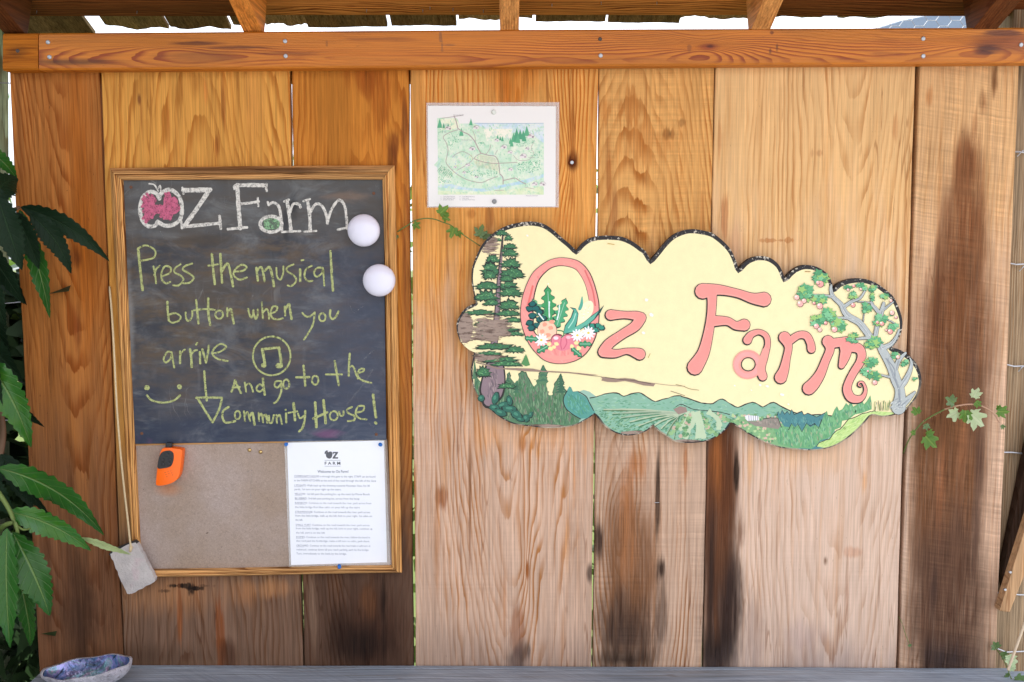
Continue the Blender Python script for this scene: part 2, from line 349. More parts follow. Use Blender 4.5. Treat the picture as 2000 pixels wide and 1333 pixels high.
# ------------------------------------------------------------------ wall of vertical boards
HON = C(222, 160, 92); HONL = C(228, 174, 110); PINK = C(206, 170, 146); PALE = C(224, 190, 156); GREY = C(178, 150, 132)
BRN = C(120, 74, 40); DRK = C(58, 38, 26); ORG = C(205, 130, 62); RUST = C(150, 82, 34); BLK = C(34, 25, 20); GRB = C(110, 92, 82)
zt, zb = P(0, 140).z, P(0, 1300).z
def zz(py): return P(1000, py).z
def xx(px, py): return P(px, py).x
walld = empty('board_wall', (0, 0, 0.05), 'back wall of wide weathered redwood boards set upright with narrow gaps', 'wall')
WM = [
 wood('board_one_wood', C(172, 108, 52), C(124, 84, 58), zz(560), zz(1150), seed=1.3, dens=60, cath=(xx(150, 700), zz(-300), .09), warp=.035, streak=.5, speck=.8, fib=.22, stains_and_light=[  # base colours darkened to imitate the dim left end of the wall
   (165, 430, 36, 330, C(168, 92, 28), .8, .8, .6), (150, 505, 14, 26, C(112, 54, 20), .9, 1.2, .7), (152, 640, 9, 60, C(120, 62, 30), .6, 1.6, .6), (40, 260, 14, 130, C(110, 66, 34), .4, 2, .8),
   (150, 1220, 95, 130, C(62, 42, 32), .75, 1.2, .8), (165, 1180, 20, 180, DRK, .6, 1.2, .8), (95, 1180, 16, 180, DRK, .35, 1.4, .8), (138, 900, 7, 90, C(80, 46, 26), .5, 3, .5), (100, 780, 5, 90, C(84, 50, 30), .35, 3, .5), (45, 1000, 22, 300, C(96, 60, 40), .5, 1.2, .8)]),
 wood('board_two_wood', C(206, 146, 70), C(118, 90, 72), zz(620), zz(1180), seed=4.1, dens=46, cath=(xx(380, 900), zz(1900), .10), warp=.05, streak=.4, fib=.2, stains_and_light=[  # lower colour darkened too, for the dim left end
   (437, 205, 6, 70, RUST, .8, 1.6, .5), (402, 180, 6, 38, ORG, .8, 1.4, .6), (273, 195, 5, 14, BRN, .9, 1.4, .6), (277, 230, 4, 50, RUST, .5, 1.4, .6), (425, 285, 6, 26, RUST, .8, 1.4, .6), (330, 270, 4, 60, RUST, .45, 1.6, .6), (500, 200, 30, 120, C(205, 138, 70), .5, 1, .8),
   (330, 1160, 170, 60, C(186, 128, 82), .5, .8, .95), (350, 1144, 24, 5, BLK, .95, 3.2, .4), (385, 1149, 14, 4, BLK, .95, 3.2, .4), (375, 1152, 5, 12, BLK, .8, 2.6, .4), (322, 1154, 12, 4, BLK, .6, 3, .4), (405, 1144, 16, 4, BLK, .5, 3, .4),
   (352, 1210, 7, 90, C(136, 78, 42), .8, 1.5, .4), (430, 1230, 10, 90, C(130, 72, 38), .85, 1.6, .4), (480, 1160, 36, 40, C(170, 112, 68), .5, 1.0, .8), (530, 1150, 60, 26, C(186, 130, 84), .5, 1.0, .8), (300, 1280, 300, 36, DRK, .35, .8, .9), (445, 1280, 14, 40, C(70, 42, 28), .7, 1.2, .6)]),  # the long low patch imitates shade just above the bench
 wood('board_three_wood', C(186, 118, 46), C(88, 64, 50), zz(620), zz(1150), seed=7.7, dens=50, cath=(xx(720, 900), zz(700), .14), warp=.06, streak=.5, fib=.2, stains_and_light=[
   (720, 130, 62, 60, C(160, 86, 28), .8, 1.2, .5), (716, 165, 24, 34, C(148, 76, 24), .7, 1.5, .4), (745, 190, 22, 60, C(156, 84, 28), .7, 1.8, .4), (790, 240, 7, 60, C(110, 56, 22), .8, 1.2, .6), (772, 280, 16, 40, C(122, 64, 26), .8, 1.6, .4), (768, 310, 12, 40, C(112, 58, 24), .8, 1.6, .4), (795, 600, 16, 500, C(126, 76, 40), .7, .6, .8),
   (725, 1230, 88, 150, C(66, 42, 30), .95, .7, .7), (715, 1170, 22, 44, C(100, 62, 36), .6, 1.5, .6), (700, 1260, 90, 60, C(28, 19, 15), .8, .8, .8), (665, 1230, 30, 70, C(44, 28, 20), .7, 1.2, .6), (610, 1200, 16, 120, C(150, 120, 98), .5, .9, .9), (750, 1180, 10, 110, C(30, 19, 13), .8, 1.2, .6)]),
 wood('board_four_wood', C(212, 150, 80), C(200, 166, 142), zz(440), zz(900), seed=2.9, dens=52, cath=(xx(1010, 900), zz(260), .11), warp=.045, streak=.25, fib=.2, saw=.10, line=(.66, .42, .2), contrast=.85,
   knots=[(xx(1117, 318), zz(318), .05, .02, .07), (xx(1030, 1110), zz(1110), .045, .02, .06), (xx(1016, 870), zz(870), .03, .015, .05)], stains_and_light=[
   (1000, 140, 70, 90, C(190, 110, 36), .75, 1.0, .6), (985, 170, 12, 120, C(160, 88, 30), .6, 1.2, .6), (1117, 316, 15, 26, C(92, 42, 16), 1, .8, .5), (1117, 260, 6, 70, C(150, 82, 30), .7, 1.2, .6), (1118, 375, 7, 60, C(150, 82, 34), .7, 1.4, .6), (817, 300, 6, 60, C(160, 88, 34), .6, 1.6, .5), (815, 420, 4, 60, C(170, 96, 40), .5, 1.6, .5),
   (955, 425, 10, 26, C(150, 84, 36), .7, 1.8, .5), (925, 418, 14, 10, C(160, 92, 40), .5, 2, .5), (1100, 430, 40, 30, C(196, 122, 56), .5, 1.2, .7),
   (862, 972, 20, 26, C(138, 84, 50), .85, 1.6, .5), (853, 1060, 9, 150, C(168, 116, 76), .7, 1.2, .6), (868, 900, 10, 70, C(180, 130, 86), .6, 1.2, .6), (918, 960, 4.5, 210, C(122, 78, 44), .8, .8, .6), (1022, 865, 11, 22, C(150, 88, 44), .8, 1.2, .6), (1052, 885, 9, 18, C(190, 132, 76), .4, 1, .7), (1080, 850, 110, 60, C(214, 150, 92), .45, 1, .95), (960, 850, 80, 50, C(214, 150, 92), .4, 1, .95),  # the two wide soft orange patches paint the glow under the sign
   (1122, 900, 5, 110, C(186, 128, 80), .7, 1.6, .6), (1108, 1060, 8, 110, C(196, 140, 92), .6, 1.4, .6), (1030, 1112, 5, 24, C(150, 88, 44), .9, .9, .5), (1010, 1230, 20, 50, C(150, 94, 60), .7, 1.6, .5), (1012, 1290, 30, 26, DRK, .8, 1.2, .7), (1028, 1270, 16, 26, C(50, 34, 26), .7, 1.4, .6), (985, 1180, 5, 110, C(168, 116, 78), .7, 1, .6), (1000, 1330, 330, 130, C(108, 90, 84), .6, .6, .9), (1152, 1120, 9, 24, C(60, 44, 36), .9, 1, .6), (880, 1250, 110, 80, C(150, 126, 110), .3, .8, .9)]),  # the widest grey patch paints shade at the foot, above the bench
 wood('board_five_wood', C(210, 156, 92), C(194, 162, 138), zz(430), zz(950), seed=9.2, dens=62, cath=(xx(1235, 900), zz(1050), .16), warp=.03, streak=.2, fib=.16, saw=.30, contrast=.7,
   knots=[(xx(1225, 1030), zz(1030), .05, .02, .06)], stains_and_light=[
   (1305, 262, 17, 14, C(112, 74, 40), .8, 2.2, .5), (1330, 240, 12, 9, C(130, 84, 44), .6, 2.4, .5), (1210, 215, 40, 34, C(176, 112, 54), .7, 3.4, .3), (1275, 280, 60, 40, C(184, 118, 58), .5, 3.6, .3), (1190, 320, 9, 90, C(160, 92, 42), .7, 1.4, .6), (1200, 420, 10, 60, C(150, 92, 52), .6, 1.4, .6), (1372, 420, 5, 90, C(176, 112, 58), .6, 1.4, .5),
   (1228, 1130, 78, 260, C(122, 82, 54), .95, .6, .5), (1240, 905, 32, 60, C(160, 98, 52), .8, 1.2, .7), (1225, 1240, 80, 110, C(66, 50, 42), .9, .8, .7), (1225, 960, 22, 100, C(168, 106, 60), .6, 1, .7), (1230, 1080, 22, 70, C(164, 108, 68), .55, 1, .7),
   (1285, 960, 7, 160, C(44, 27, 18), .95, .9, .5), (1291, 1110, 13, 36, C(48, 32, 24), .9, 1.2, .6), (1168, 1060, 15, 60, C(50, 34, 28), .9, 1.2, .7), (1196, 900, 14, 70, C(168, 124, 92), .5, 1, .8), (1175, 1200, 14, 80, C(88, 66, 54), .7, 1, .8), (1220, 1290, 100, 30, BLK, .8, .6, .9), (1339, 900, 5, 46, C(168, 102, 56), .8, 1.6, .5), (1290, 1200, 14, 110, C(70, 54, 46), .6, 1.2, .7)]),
 wood('board_six_wood', C(220, 176, 122), C(214, 184, 162), zz(330), zz(850), seed=5.5, dens=50, cath=(xx(1640, 900), zz(-500), .07), warp=.035, streak=.18, fib=.13, saw=.06, contrast=.45, stains_and_light=[
   (1415, 430, 12, 60, C(170, 104, 62), .7, 1.6, .4), (1406, 270, 6, 60, C(184, 122, 72), .6, 1.5, .5), (1600, 300, 14, 9, C(180, 124, 78), .6, 2.4, .5), (1748, 250, 8, 30, C(184, 128, 80), .6, 1.8, .5), (1515, 470, 34, 4, C(176, 112, 62), .7, 3.2, .4), (1430, 480, 40, 60, C(196, 140, 98), .5, 1, .8),
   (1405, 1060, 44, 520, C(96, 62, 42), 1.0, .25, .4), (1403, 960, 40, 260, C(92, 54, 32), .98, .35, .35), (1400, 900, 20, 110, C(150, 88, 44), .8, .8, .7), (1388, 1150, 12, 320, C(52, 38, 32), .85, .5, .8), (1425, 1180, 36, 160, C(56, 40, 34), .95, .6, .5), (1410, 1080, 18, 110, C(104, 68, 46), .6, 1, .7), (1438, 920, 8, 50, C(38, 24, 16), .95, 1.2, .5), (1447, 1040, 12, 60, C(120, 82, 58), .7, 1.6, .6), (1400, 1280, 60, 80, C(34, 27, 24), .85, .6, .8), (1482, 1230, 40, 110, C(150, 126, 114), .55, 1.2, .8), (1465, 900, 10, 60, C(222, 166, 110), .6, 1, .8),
   (1612, 1095, 6, 14, C(110, 76, 54), .8, 1.8, .5), (1665, 1080, 22, 14, C(190, 140, 110), .6, 1.6, .4), (1655, 1160, 8, 60, C(188, 142, 114), .5, 1.8, .5), (1688, 940, 8, 36, C(206, 152, 104), .7, 1.4, .6), (1580, 890, 130, 50, C(222, 170, 118), .4, 1, .95), (1600, 1335, 260, 120, C(126, 112, 114), .65, .6, .95), (1560, 1240, 60, 40, C(176, 150, 140), .5, 1.4, .8)]),  # wide soft patches paint glow under the sign and shade above the bench
 wood('board_seven_wood', C(206, 162, 114), C(190, 156, 130), zz(200), zz(800), seed=3.3, dens=46, warp=.03, streak=.3, fib=.2, saw=.42, sawang=.16, contrast=.35, stains_and_light=[
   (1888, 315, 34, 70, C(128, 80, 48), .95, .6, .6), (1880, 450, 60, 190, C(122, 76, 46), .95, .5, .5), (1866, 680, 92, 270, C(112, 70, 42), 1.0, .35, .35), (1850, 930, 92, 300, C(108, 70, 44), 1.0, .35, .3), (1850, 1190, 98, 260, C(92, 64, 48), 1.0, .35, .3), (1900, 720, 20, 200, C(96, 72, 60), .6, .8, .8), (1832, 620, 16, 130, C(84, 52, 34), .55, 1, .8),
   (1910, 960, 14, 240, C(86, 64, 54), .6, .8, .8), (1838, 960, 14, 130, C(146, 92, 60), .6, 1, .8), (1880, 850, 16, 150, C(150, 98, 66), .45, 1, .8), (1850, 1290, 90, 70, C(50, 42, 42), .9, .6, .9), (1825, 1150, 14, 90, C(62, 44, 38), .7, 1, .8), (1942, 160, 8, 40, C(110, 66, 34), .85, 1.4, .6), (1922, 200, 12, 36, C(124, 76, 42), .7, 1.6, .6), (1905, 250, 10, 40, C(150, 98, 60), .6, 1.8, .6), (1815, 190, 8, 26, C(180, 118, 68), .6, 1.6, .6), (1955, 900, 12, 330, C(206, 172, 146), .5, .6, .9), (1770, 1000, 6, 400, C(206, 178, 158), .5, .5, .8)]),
]
EDGES = [((18, 140, 75, 1290), (193, 140, 240, 1290)), ((197, 140, 243, 1290), (565, 140, 591, 1290)), ((569.5, 140, 593.8, 1290), (798, 140, 807, 1290)),
         ((802, 140, 812, 1290), (1168, 140, 1155, 1290)), ((1170.5, 140, 1158.5, 1290), (1395, 140, 1371.5, 1290)), ((1397.5, 140, 1373.5, 1290), (1788, 140, 1750, 1290)), ((1796, 140, 1757, 1290), (1990, 140, 1946, 1290))]
ZTOP = P(1000, 55, -0.0).z - 0.012
def edge_x(e, z, y=0.0):
    a, b = P(e[0], e[1], y), P(e[2], e[3], y); t = (z - a.z) / (b.z - a.z); return a.x + (b.x - a.x) * t
for i, (el_, er_) in enumerate(EDGES):
    mb = MB(); N = 30; r2 = random.Random(i + 11); yo = (0, -.0015, .001, -.001, .0015, -.0005, .001)[i]; th = .022
    ph1, ph2 = r2.uniform(0, 6), r2.uniform(0, 6); vs = []
    for k in range(N + 1):
        z = 0.06 + (ZTOP - 0.06) * k / N
        xl = edge_x(el_, z) + .0008 * math.sin(z * 9 + ph1) + .0004 * math.sin(z * 31 + ph2); xr = edge_x(er_, z) + .0008 * math.sin(z * 8 + ph2) + .0004 * math.sin(z * 27 + ph1)
        if i == 3: xr -= .006 * math.exp(-((z - zz(1122)) / .012) ** 2)         # the dead knot beside the gap
        b_ = .0035
        for (x, y) in ((xl, yo + b_ * .5), (xl + b_ * .5, yo), ((xl + xr) / 2, yo - .0012), (xr - b_ * .5, yo), (xr, yo + b_ * .5), (xr, yo + th), (xl, yo + th)): vs.append((x, y, z))
    fs = [(k*7 + j, k*7 + (j+1) % 7, (k+1)*7 + (j+1) % 7, (k+1)*7 + j) for k in range(N) for j in range(7)]
    fs += [tuple(range(6, -1, -1)), tuple(N*7 + j for j in range(7))]
    mb.mesh(vs, fs); mb.build('board', WM[i], walld)
mb = MB(); mb.box((xx(30, 150), .0245, zz(158)), (xx(1980, 150), .048, ZTOP)); mb.build('back_rail', wood('back_rail_wood', C(120, 80, 48), seed=3, axes='zx', dens=90), walld)
# knot and staple in the boards
mknot = wood('knot_wood', C(92, 46, 20), seed=3, dens=200)
mb = MB(); kn = P(1117, 318, -.002)
mb.tube([kn + Vector((0, .002, 0)), kn + Vector((0, -.0015, 0))], [.0085, .0075], 14); mb.build('knot', mknot, walld, smooth=False)
msteel = simple('zinc_metal', (0.45, 0.46, 0.48), 0.42, 0.9, 0.5, .12, 200)
mdull = simple('old_iron', (0.10, 0.08, 0.07), 0.6, 0.6)
mb = MB(); mb.tube([kn + Vector((0, -.001, 0)), kn + Vector((0, -.0035, 0))], [.0042, .0036], 10); mb.build('knot_disc', msteel, walld)  # small metallic disc in the middle of the knot
mb = MB(); st_ = P(1283, 982, -.0025); mb.tube([st_ + Vector((-.005, .002, 0)), st_ + Vector((-.0045, -.001, 0)), st_ + Vector((.0045, -.001, .0002)), st_ + Vector((.005, .002, 0))], .0007, 6); mb.build('staple', msteel, walld)

# header beam across the top of the boards
HW = wood('header_wood', C(196, 116, 30), seed=2.2, dens=95, axes='zx', cath=(zz(120), xx(700, 90), .05), warp=.03, streak=.35, contrast=.8, line=(.5, .28, .12), rough=.5, spec=.45, fib=.14,
   knots=[(zz(90), xx(340, 98), .05, .02, .09), (zz(98), xx(1370, 98), .05, .015, .05), (zz(88), xx(1900, 90), .05, .02, .08)], stains_and_light=[
   (320, 92, 6, 3, BRN, .0, 1, .5), (395, 92, 70, 4.5, C(96, 44, 14), .85, 1.4, .5), (470, 100, 60, 4, C(90, 40, 14), .8, 1.6, .5), (560, 112, 70, 4, C(110, 52, 18), .6, 1.4, .5), (400, 118, 120, 14, C(124, 68, 26), .6, 1, .8), (160, 128, 120, 8, C(64, 34, 14), .8, 1, .8),
   (1378, 98, 24, 9, C(140, 60, 20), .9, 1.4, .6), (1380, 98, 9, 4, C(90, 34, 14), .9, 1, .6), (1930, 95, 70, 24, C(110, 50, 26), .7, 1.2, .7), (1905, 108, 30, 12, C(64, 24, 18), .85, 1.6, .5), (1935, 72, 40, 6, C(70, 26, 22), .7, 1.6, .5), (1975, 100, 30, 20, C(150, 80, 40), .6, 1, .8),
   (1000, 61, 900, 8, C(130, 66, 22), .6, 1, .8), (750, 85, 90, 5, C(140, 74, 22), .5, 1.5, .5), (700, 70, 60, 5, C(150, 78, 24), .5, 1.5, .5), (880, 96, 12, 3, C(110, 74, 50), .5, 2, .5), (863, 80, 3, 12, C(110, 74, 50), .6, 2, .5), (866, 98, 3, 10, C(110, 74, 50), .6, 2, .5), (645, 92, 3, 8, C(100, 60, 30), .5, 2, .5), (1340, 100, 4, 8, C(110, 60, 30), .5, 2, .5), (1498, 72, 4, 4, C(84, 34, 14), .8, 1, .5), (1508, 100, 3, 9, C(90, 44, 20), .7, 1.6, .5), (1495, 106, 3, 6, C(90, 44, 20), .7, 1.6, .5), (1720, 112, 40, 4, C(130, 62, 20), .5, 1.5, .5)])
def hy(px, top=True):
    a = ((5, 66, 138), (75, 65, 137), (1000, 58, 130), (2000, 54, 123), (2300, 52, 121), (-400, 70, 142))
    a = sorted(a)
    for q, r_ in zip(a, a[1:]):
        if q[0] <= px <= r_[0]:
            t = (px - q[0]) / (r_[0] - q[0]); return (q[1] + (r_[1]-q[1])*t) if top else (q[2] + (r_[2]-q[2])*t)
YH = -0.040
def header_piece(name, x0, x1, y0, mat, n, dz=0):
    mb = MB(); vs = []
    for k in range(n + 1):
        px = x0 + (x1 - x0) * k / n; a = P(px, hy(px), YH); b = P(px, hy(px, False), YH); a = Vector((a.x, y0, a.z + dz)); b = Vector((b.x, y0, b.z - dz)); e = .0035
        yb = -.0025
        for p in ((a.x, y0 + e, a.z), (a.x, y0, a.z - e), (b.x, y0, b.z + e), (b.x, y0 + e, b.z), (b.x, yb, b.z), (a.x, yb, a.z)): vs.append(p)
    fs = [(k*6 + j, k*6 + (j+1) % 6, (k+1)*6 + (j+1) % 6, (k+1)*6 + j) for k in range(n) for j in range(6)] + [tuple(range(6)), tuple(n*6 + j for j in range(5, -1, -1))]
    mb.mesh(vs, fs); return mb.build(name, mat, walld)
header = header_piece('header_board', 76, 2140, YH, HW, 24)
header_piece('end_block', 6, 74.5, YH - .001, wood('end_block_wood', C(182, 106, 28), seed=6.2, dens=120, axes='zx', warp=.02, rough=.6, stains_and_light=[(50, 110, 30, 20, C(90, 54, 26), .6, 1.2, .7)]), 2)
def nail(px, py, mat, r=.0046, parent=None):
    p = P(px, py, YH); mb = MB()
    pr = [(r*1.0, .001), (r, -.0014), (r*.8, -.0022), (r*.3, -.0025)]
    mb.tube([p + Vector((0, d, 0)) for _, d in pr], [q for q, _ in pr], 12); mb.build('nail', mat, parent, smooth=False)
for (px, py) in ((94, 83), (97, 112), (557, 81), (558, 110), (1173, 109), (1803, 76), (1803, 110), (1994, 88)): nail(px, py, msteel, parent=header)
for (px, py) in ((35, 100), (1172, 77)): nail(px, py, mdull, .004, parent=header)

# ------------------------------------------------------------------ roof
roof = empty('shed_roof', (0, -.6, 2.0), 'lean-to roof of orange rafters, sheathing boards and ragged wooden shingles', 'roof')
SL = math.tan(R(21)); CS, SN = math.cos(R(21)), math.sin(R(21))
ZH = P(1000, 58, YH).z
def rp(x, s, h):
    """roof coordinates: s metres up the slope from the header's front top edge (towards the camera), h above the rafters' underside"""
    return Vector((x, YH - s*CS + h*-SN*-1*0 - h*SN*0, 0)) + Vector((0, -0.0, ZH + .001 + s*SN)) + Vector((0, h*SN, h*CS))
mr = [wood('rafter_wood_%s' % k, c, seed=sd_, dens=90, axes='xy', warp=.02, line=(.5, .3, .15), rough=.65, streak=.5, fib=.3) for k, c, sd_ in (('bright', C(216, 138, 62), 1.0), ('middling', C(206, 146, 84), 5.0), ('dark', C(96, 54, 26), 8.0), ('brown', C(130, 74, 34), 12.0))]
def slab(x0, x1, s0, s1, h0, h1, tilt=0.0):
    mb = MB(); v = []
    for h in (h0, h1):
        for (x, s) in ((x0, s0), (x1, s0), (x1, s1), (x0, s1)): v.append(rp(x + tilt*(s - s0), s, h))
    mb.mesh(v, [(0,1,2,3),(7,6,5,4),(0,4,5,1),(1,5,6,2),(2,6,7,3),(3,7,4,0)]); return mb
for px, mi, wd, lab in ((20, 2, .044, 0), (491, 0, .040, 0), (995, 1, .040, 0), (1487, 1, .040, 0), (1925, 2, .050, 0)):
    xc = P(px, 57, YH).x
    slab(xc - wd/2, xc + wd/2, -.03, 1.45, 0, .088).build('rafter', mr[mi], roof, bevel=.002)
SB = [wood('sheathing_wood_a', C(204, 132, 64), seed=3.1, dens=60, axes='yx', warp=.06, cath=(-.05, .1, .04), line=(.25, .12, .05), contrast=1.0, streak=.7, fib=.3, rough=.7),
      wood('sheathing_wood_b', C(128, 72, 34), seed=8.4, dens=70, axes='yx', warp=.06, line=(.3, .18, .1), contrast=.9, streak=.8, fib=.3, rough=.7)]
xs_ = [P(px, 57, YH).x for px in (20, 491, 995, 1487, 1925)]
for row in range(8):
    s0 = -.088 + row*.19
    cuts = [-1.35, xs_[1] + .0, xs_[3] + .0, 1.40] if row % 2 == 0 else [-1.35, xs_[2], 1.40]
    for k in range(len(cuts) - 1):
        slab(cuts[k] + .001, cuts[k+1] - .001, s0 + (.004 if row == 0 and k == 1 else 0), s0 + .165, .0885, .110).build('sheathing_board', SB[1] if (row + k) % 2 == 0 and k != 1 else SB[0], roof, bevel=.0015)
# shingles: butts hang past the lowest sheathing board
SHM = [wood('shingle_wood_%d' % k, c, seed=4.4 + k*3, dens=160, axes='xy', warp=.01, streak=.8, fib=.4, rough=.9, stains_and_light=()) for k, c in enumerate((C(150, 130, 92), C(128, 106, 76), C(172, 146, 112)))]
def s_at(py, px=1000):                        # where the sight line through a pixel row meets the shingle layer
    h = .1105; lo, hi = -.45, .05
    for _ in range(40):
        m_ = (lo + hi) / 2; p = rp(0, m_, h); d = p - CAM; yy = 666.5 - F_PX * d.dot(UP) / d.dot(FW)
        if yy > py: lo = m_
        else: hi = m_
    return lo
def x_at(px, s):
    p = rp(0, s, .1105); return (px - 1000) / F_PX * (p - CAM).dot(FW)
SH = [(-160, -60, 64, 64, 1), (-58, 38, 66, 66, 0), (40, 186, 68, 70, 1), (205, 330, 56, 57, 0), (333, 452, 55, 56, 1), (456, 518, 50, 50, 1), (520, 600, 48, 50, 2), (602, 757, 55, 53, 1), (765, 892, 51, 51, 1), (896, 1040, 39, 37, 2), (1046, 1182, 43, 43, 1), (1187, 1326, 45, 46, 1), (1329, 1462, 34, 38, 2), (1468, 1500, 36, 36, 2), (1502, 1630, 35, 34, 2), (1635, 1806, 38, 29, 2), (1811, 1935, 28, 20, 2), (1940, 2060, 26, 26, 0), (2064, 2200, 28, 28, 1)]
for i, (a, b, ya, yb, mi) in enumerate(SH):
    mb = MB(); r2 = random.Random(40 + i); n = 14; sa, sb = s_at(ya), s_at(yb); top_s = .28; v = []
    jag = .0042 if mi == 2 or i in (3, 4, 6) else .0012; ph = r2.uniform(0, 6)
    dslope = (.0 if i not in (3, 15) else .012)
    for k in range(n + 1):
        t = k / n; s = sa + (sb - sa)*t + jag*(math.sin(t*9 + ph) + r2.uniform(-1, 1)*.7) + (dslope*(1-t)**4 if i == 3 else 0)
        x = x_at(a + (b - a)*t, s)
        th = .010; xt = x_at(a + (b - a)*t, -.09)
        v += [rp(x, s, .1112), rp(x, s, .1112 + th), rp(x, top_s, .1112 + .003), rp(x, top_s, .1112)]
    fs = [(k*4 + j, k*4 + (j+1) % 4, (k+1)*4 + (j+1) % 4, (k+1)*4 + j) for k in range(n) for j in range(4)] + [(3, 2, 1, 0), tuple(n*4 + j for j in range(4))]
    mb.mesh(v, fs); mb.build('shingle', SHM[mi], roof)
for row in range(1, 7):                        # upper courses, out of view, keep the daylight out
    k = 0; x = -1.35; r2 = random.Random(row)
    s0 = -.1 + row*.22; slab(-1.35, 1.4, s0, s0 + .24, .1225 + row*.004, .1345 + row*.004).build('shingle', SHM[row % 3], roof)
for (px, py) in ((72, 21), (268, 22), (716, 19), (826, 19), (840, 14), (885, 17), (944, 20), (1078, 8), (1174, 4), (1283, 4)):
    mb = MB(); s = -.0; p0 = P(px, py, -.02)
    # nail point through the sheathing: on the board's underside where the sight line meets it
    d = (p0 - CAM); n_ = Vector((0, SN, CS)); q0 = rp(0, 0, .0885); t = (q0 - CAM).dot(n_) / d.dot(n_); q = CAM + d*t
    mb.tube([q + n_*.002, q - n_*.007], [.0012, .0006], 6); mb.build('nail_point', msteel, roof)

# posts: one behind the sixth and seventh board, one grey at the right end, one pale at the left
def box_post(name, x0, x1, y0, y1, z0, z1, mat, label, lean=0.0, cat='post'):
    e = empty(name, ((x0+x1)/2, (y0+y1)/2, z0), label, cat); mb = MB()
    v = [(x0,y0,z0),(x1,y0,z0),(x1,y1,z0),(x0,y1,z0),(x0+lean,y0,z1),(x1+lean,y0,z1),(x1+lean,y1,z1),(x0+lean,y1,z1)]
    mb.mesh(v, [(0,3,2,1),(4,5,6,7),(0,1,5,4),(1,2,6,5),(2,3,7,6),(3,0,4,7)]); o = mb.build(name, mat, None, bevel=.004)
    bpy.data.objects.remove(e); return tag(o, label, cat)
mpg = wood('grey_post_wood', C(150, 128, 102), seed=2.2, dens=90, warp=.02, streak=.5, fib=.4, rough=.9, speck=.6)
mpb = wood('brown_post_wood', C(140, 96, 62), seed=6.2, dens=90, warp=.02, streak=.5, fib=.3)
mpp = wood('pale_post_wood', C(150, 160, 132), seed=9.2, dens=60, warp=.02, streak=.5, fib=.4, rough=.9)
box_post('wall_post', xx(1752, 200), xx(1800, 200), .025, .115, 0, ZTOP, mpb, 'brown post seen through the wide gap beside the rightmost board')
box_post('corner_post', P(1953, 600, .05).x, P(2050, 600, .05).x, .05, .15, 0, 2.15, mpg, 'grey weathered post wrapped with fence wire beyond the right end of the wall')
box_post('corner_post', P(-150, 700, .06).x, P(-70, 700, .06).x, .06, .15, 0, 2.1, mpp, 'pale greenish post behind the wall at its upper left corner', lean=.095)

# ------------------------------------------------------------------ bench
mbench = wood('bench_wood', C(150, 160, 172), seed=3.9, dens=60, axes='yx', warp=.03, streak=.8, fib=.3, saw=.4, sawang=1.2, contrast=.7, line=(.6, .58, .56), rough=.6, spec=.5, speck=.8)
bench = empty('bench', (0, -.18, 0), 'weathered blue grey plank bench running along the foot of the wall', 'bench')
BZ = P(1000, 1300, -.003).z
def plank(x0, x1, y0, y1, z, ph, th=.036):
    mb = MB(); n = 20; v = []
    for k in range(n + 1):
        x = x0 + (x1 - x0)*k/n; zz_ = z + .0035*math.sin(x*1.3 + ph) + .0006*math.sin(x*9 + ph)
        for (y, dz) in ((y0, -.002), (y0 + .003, 0), (y1 - .003, 0), (y1, -.002), (y1, -th), (y0, -th)): v.append((x, y, zz_ + dz))
    fs = [(k*6 + j, (k+1)*6 + j, (k+1)*6 + (j+1) % 6, k*6 + (j+1) % 6) for k in range(n) for j in range(6)] + [tuple(range(5, -1, -1)), tuple(n*6 + j for j in range(6))]
    mb.mesh(v, fs); return mb.build('plank', mbench, bench)
XL = P(60, 1300, -.15).x - .02
plank(XL, 1.13, -.022, -.004, BZ - .002, 2.6); plank(XL - .01, 1.15, -.195, -.026, BZ, 2.4); plank(XL, 1.14, -.37, -.20, BZ, 2.1); plank(XL, 1.13, -.54, -.375, BZ, 2.2)  # bench deepened out of view so it shades the foot of the wall
for x in (XL + .12, 0.0, 1.0):
    for y in (-.48, -.06):
        mb = MB(); mb.box((x - .04, y - .02, 0), (x + .04, y + .02, BZ - .042)); mb.build('leg', mpg, bench)

# ------------------------------------------------------------------ framed chalkboard
mfr = wood('frame_wood', C(204, 152, 92), seed=1.9, dens=150, warp=.02, streak=.6, fib=.45, contrast=1.0, line=(.3, .18, .1), rough=.7, speck=.5, stains_and_light=[(225, 420, 10, 70, C(214, 150, 80), .5, 1.4, .7)])
mfh = wood('frame_wood_across', C(196, 148, 94), seed=1.9, dens=150, axes='zx', warp=.02, streak=.6, fib=.45, contrast=1.0, line=(.3, .18, .1), rough=.7, speck=.5, stains_and_light=[(490, 334, 300, 8, C(112, 78, 48), .9, .5, .4), (590, 338, 60, 6, C(80, 56, 38), .6, 1.5, .6), (500, 1124, 280, 4, C(120, 84, 52), .5, 1.5, .6)])  # the long top-rail patch paints shade on the band that faces up
nb = empty('notice_board', P(520, 1128, 0), 'wood framed chalkboard with a brown pinboard strip along its bottom', 'chalkboard')
YF = -.022
OC = [(210, 328), (769, 322.5), (784, 1122), (257, 1131)]; IC = [(237, 352), (746, 351), (764, 1108), (272, 1116)]
PROF = [(0, -.003), (0, -.010), (.05, -.014), (.34, -.0235), (.50, -.024), (.56, -.019), (.62, -.018), (.66, -.0215), (.84, -.0215), (.96, -.019), (1.0, -.013), (1.0, -.004)]
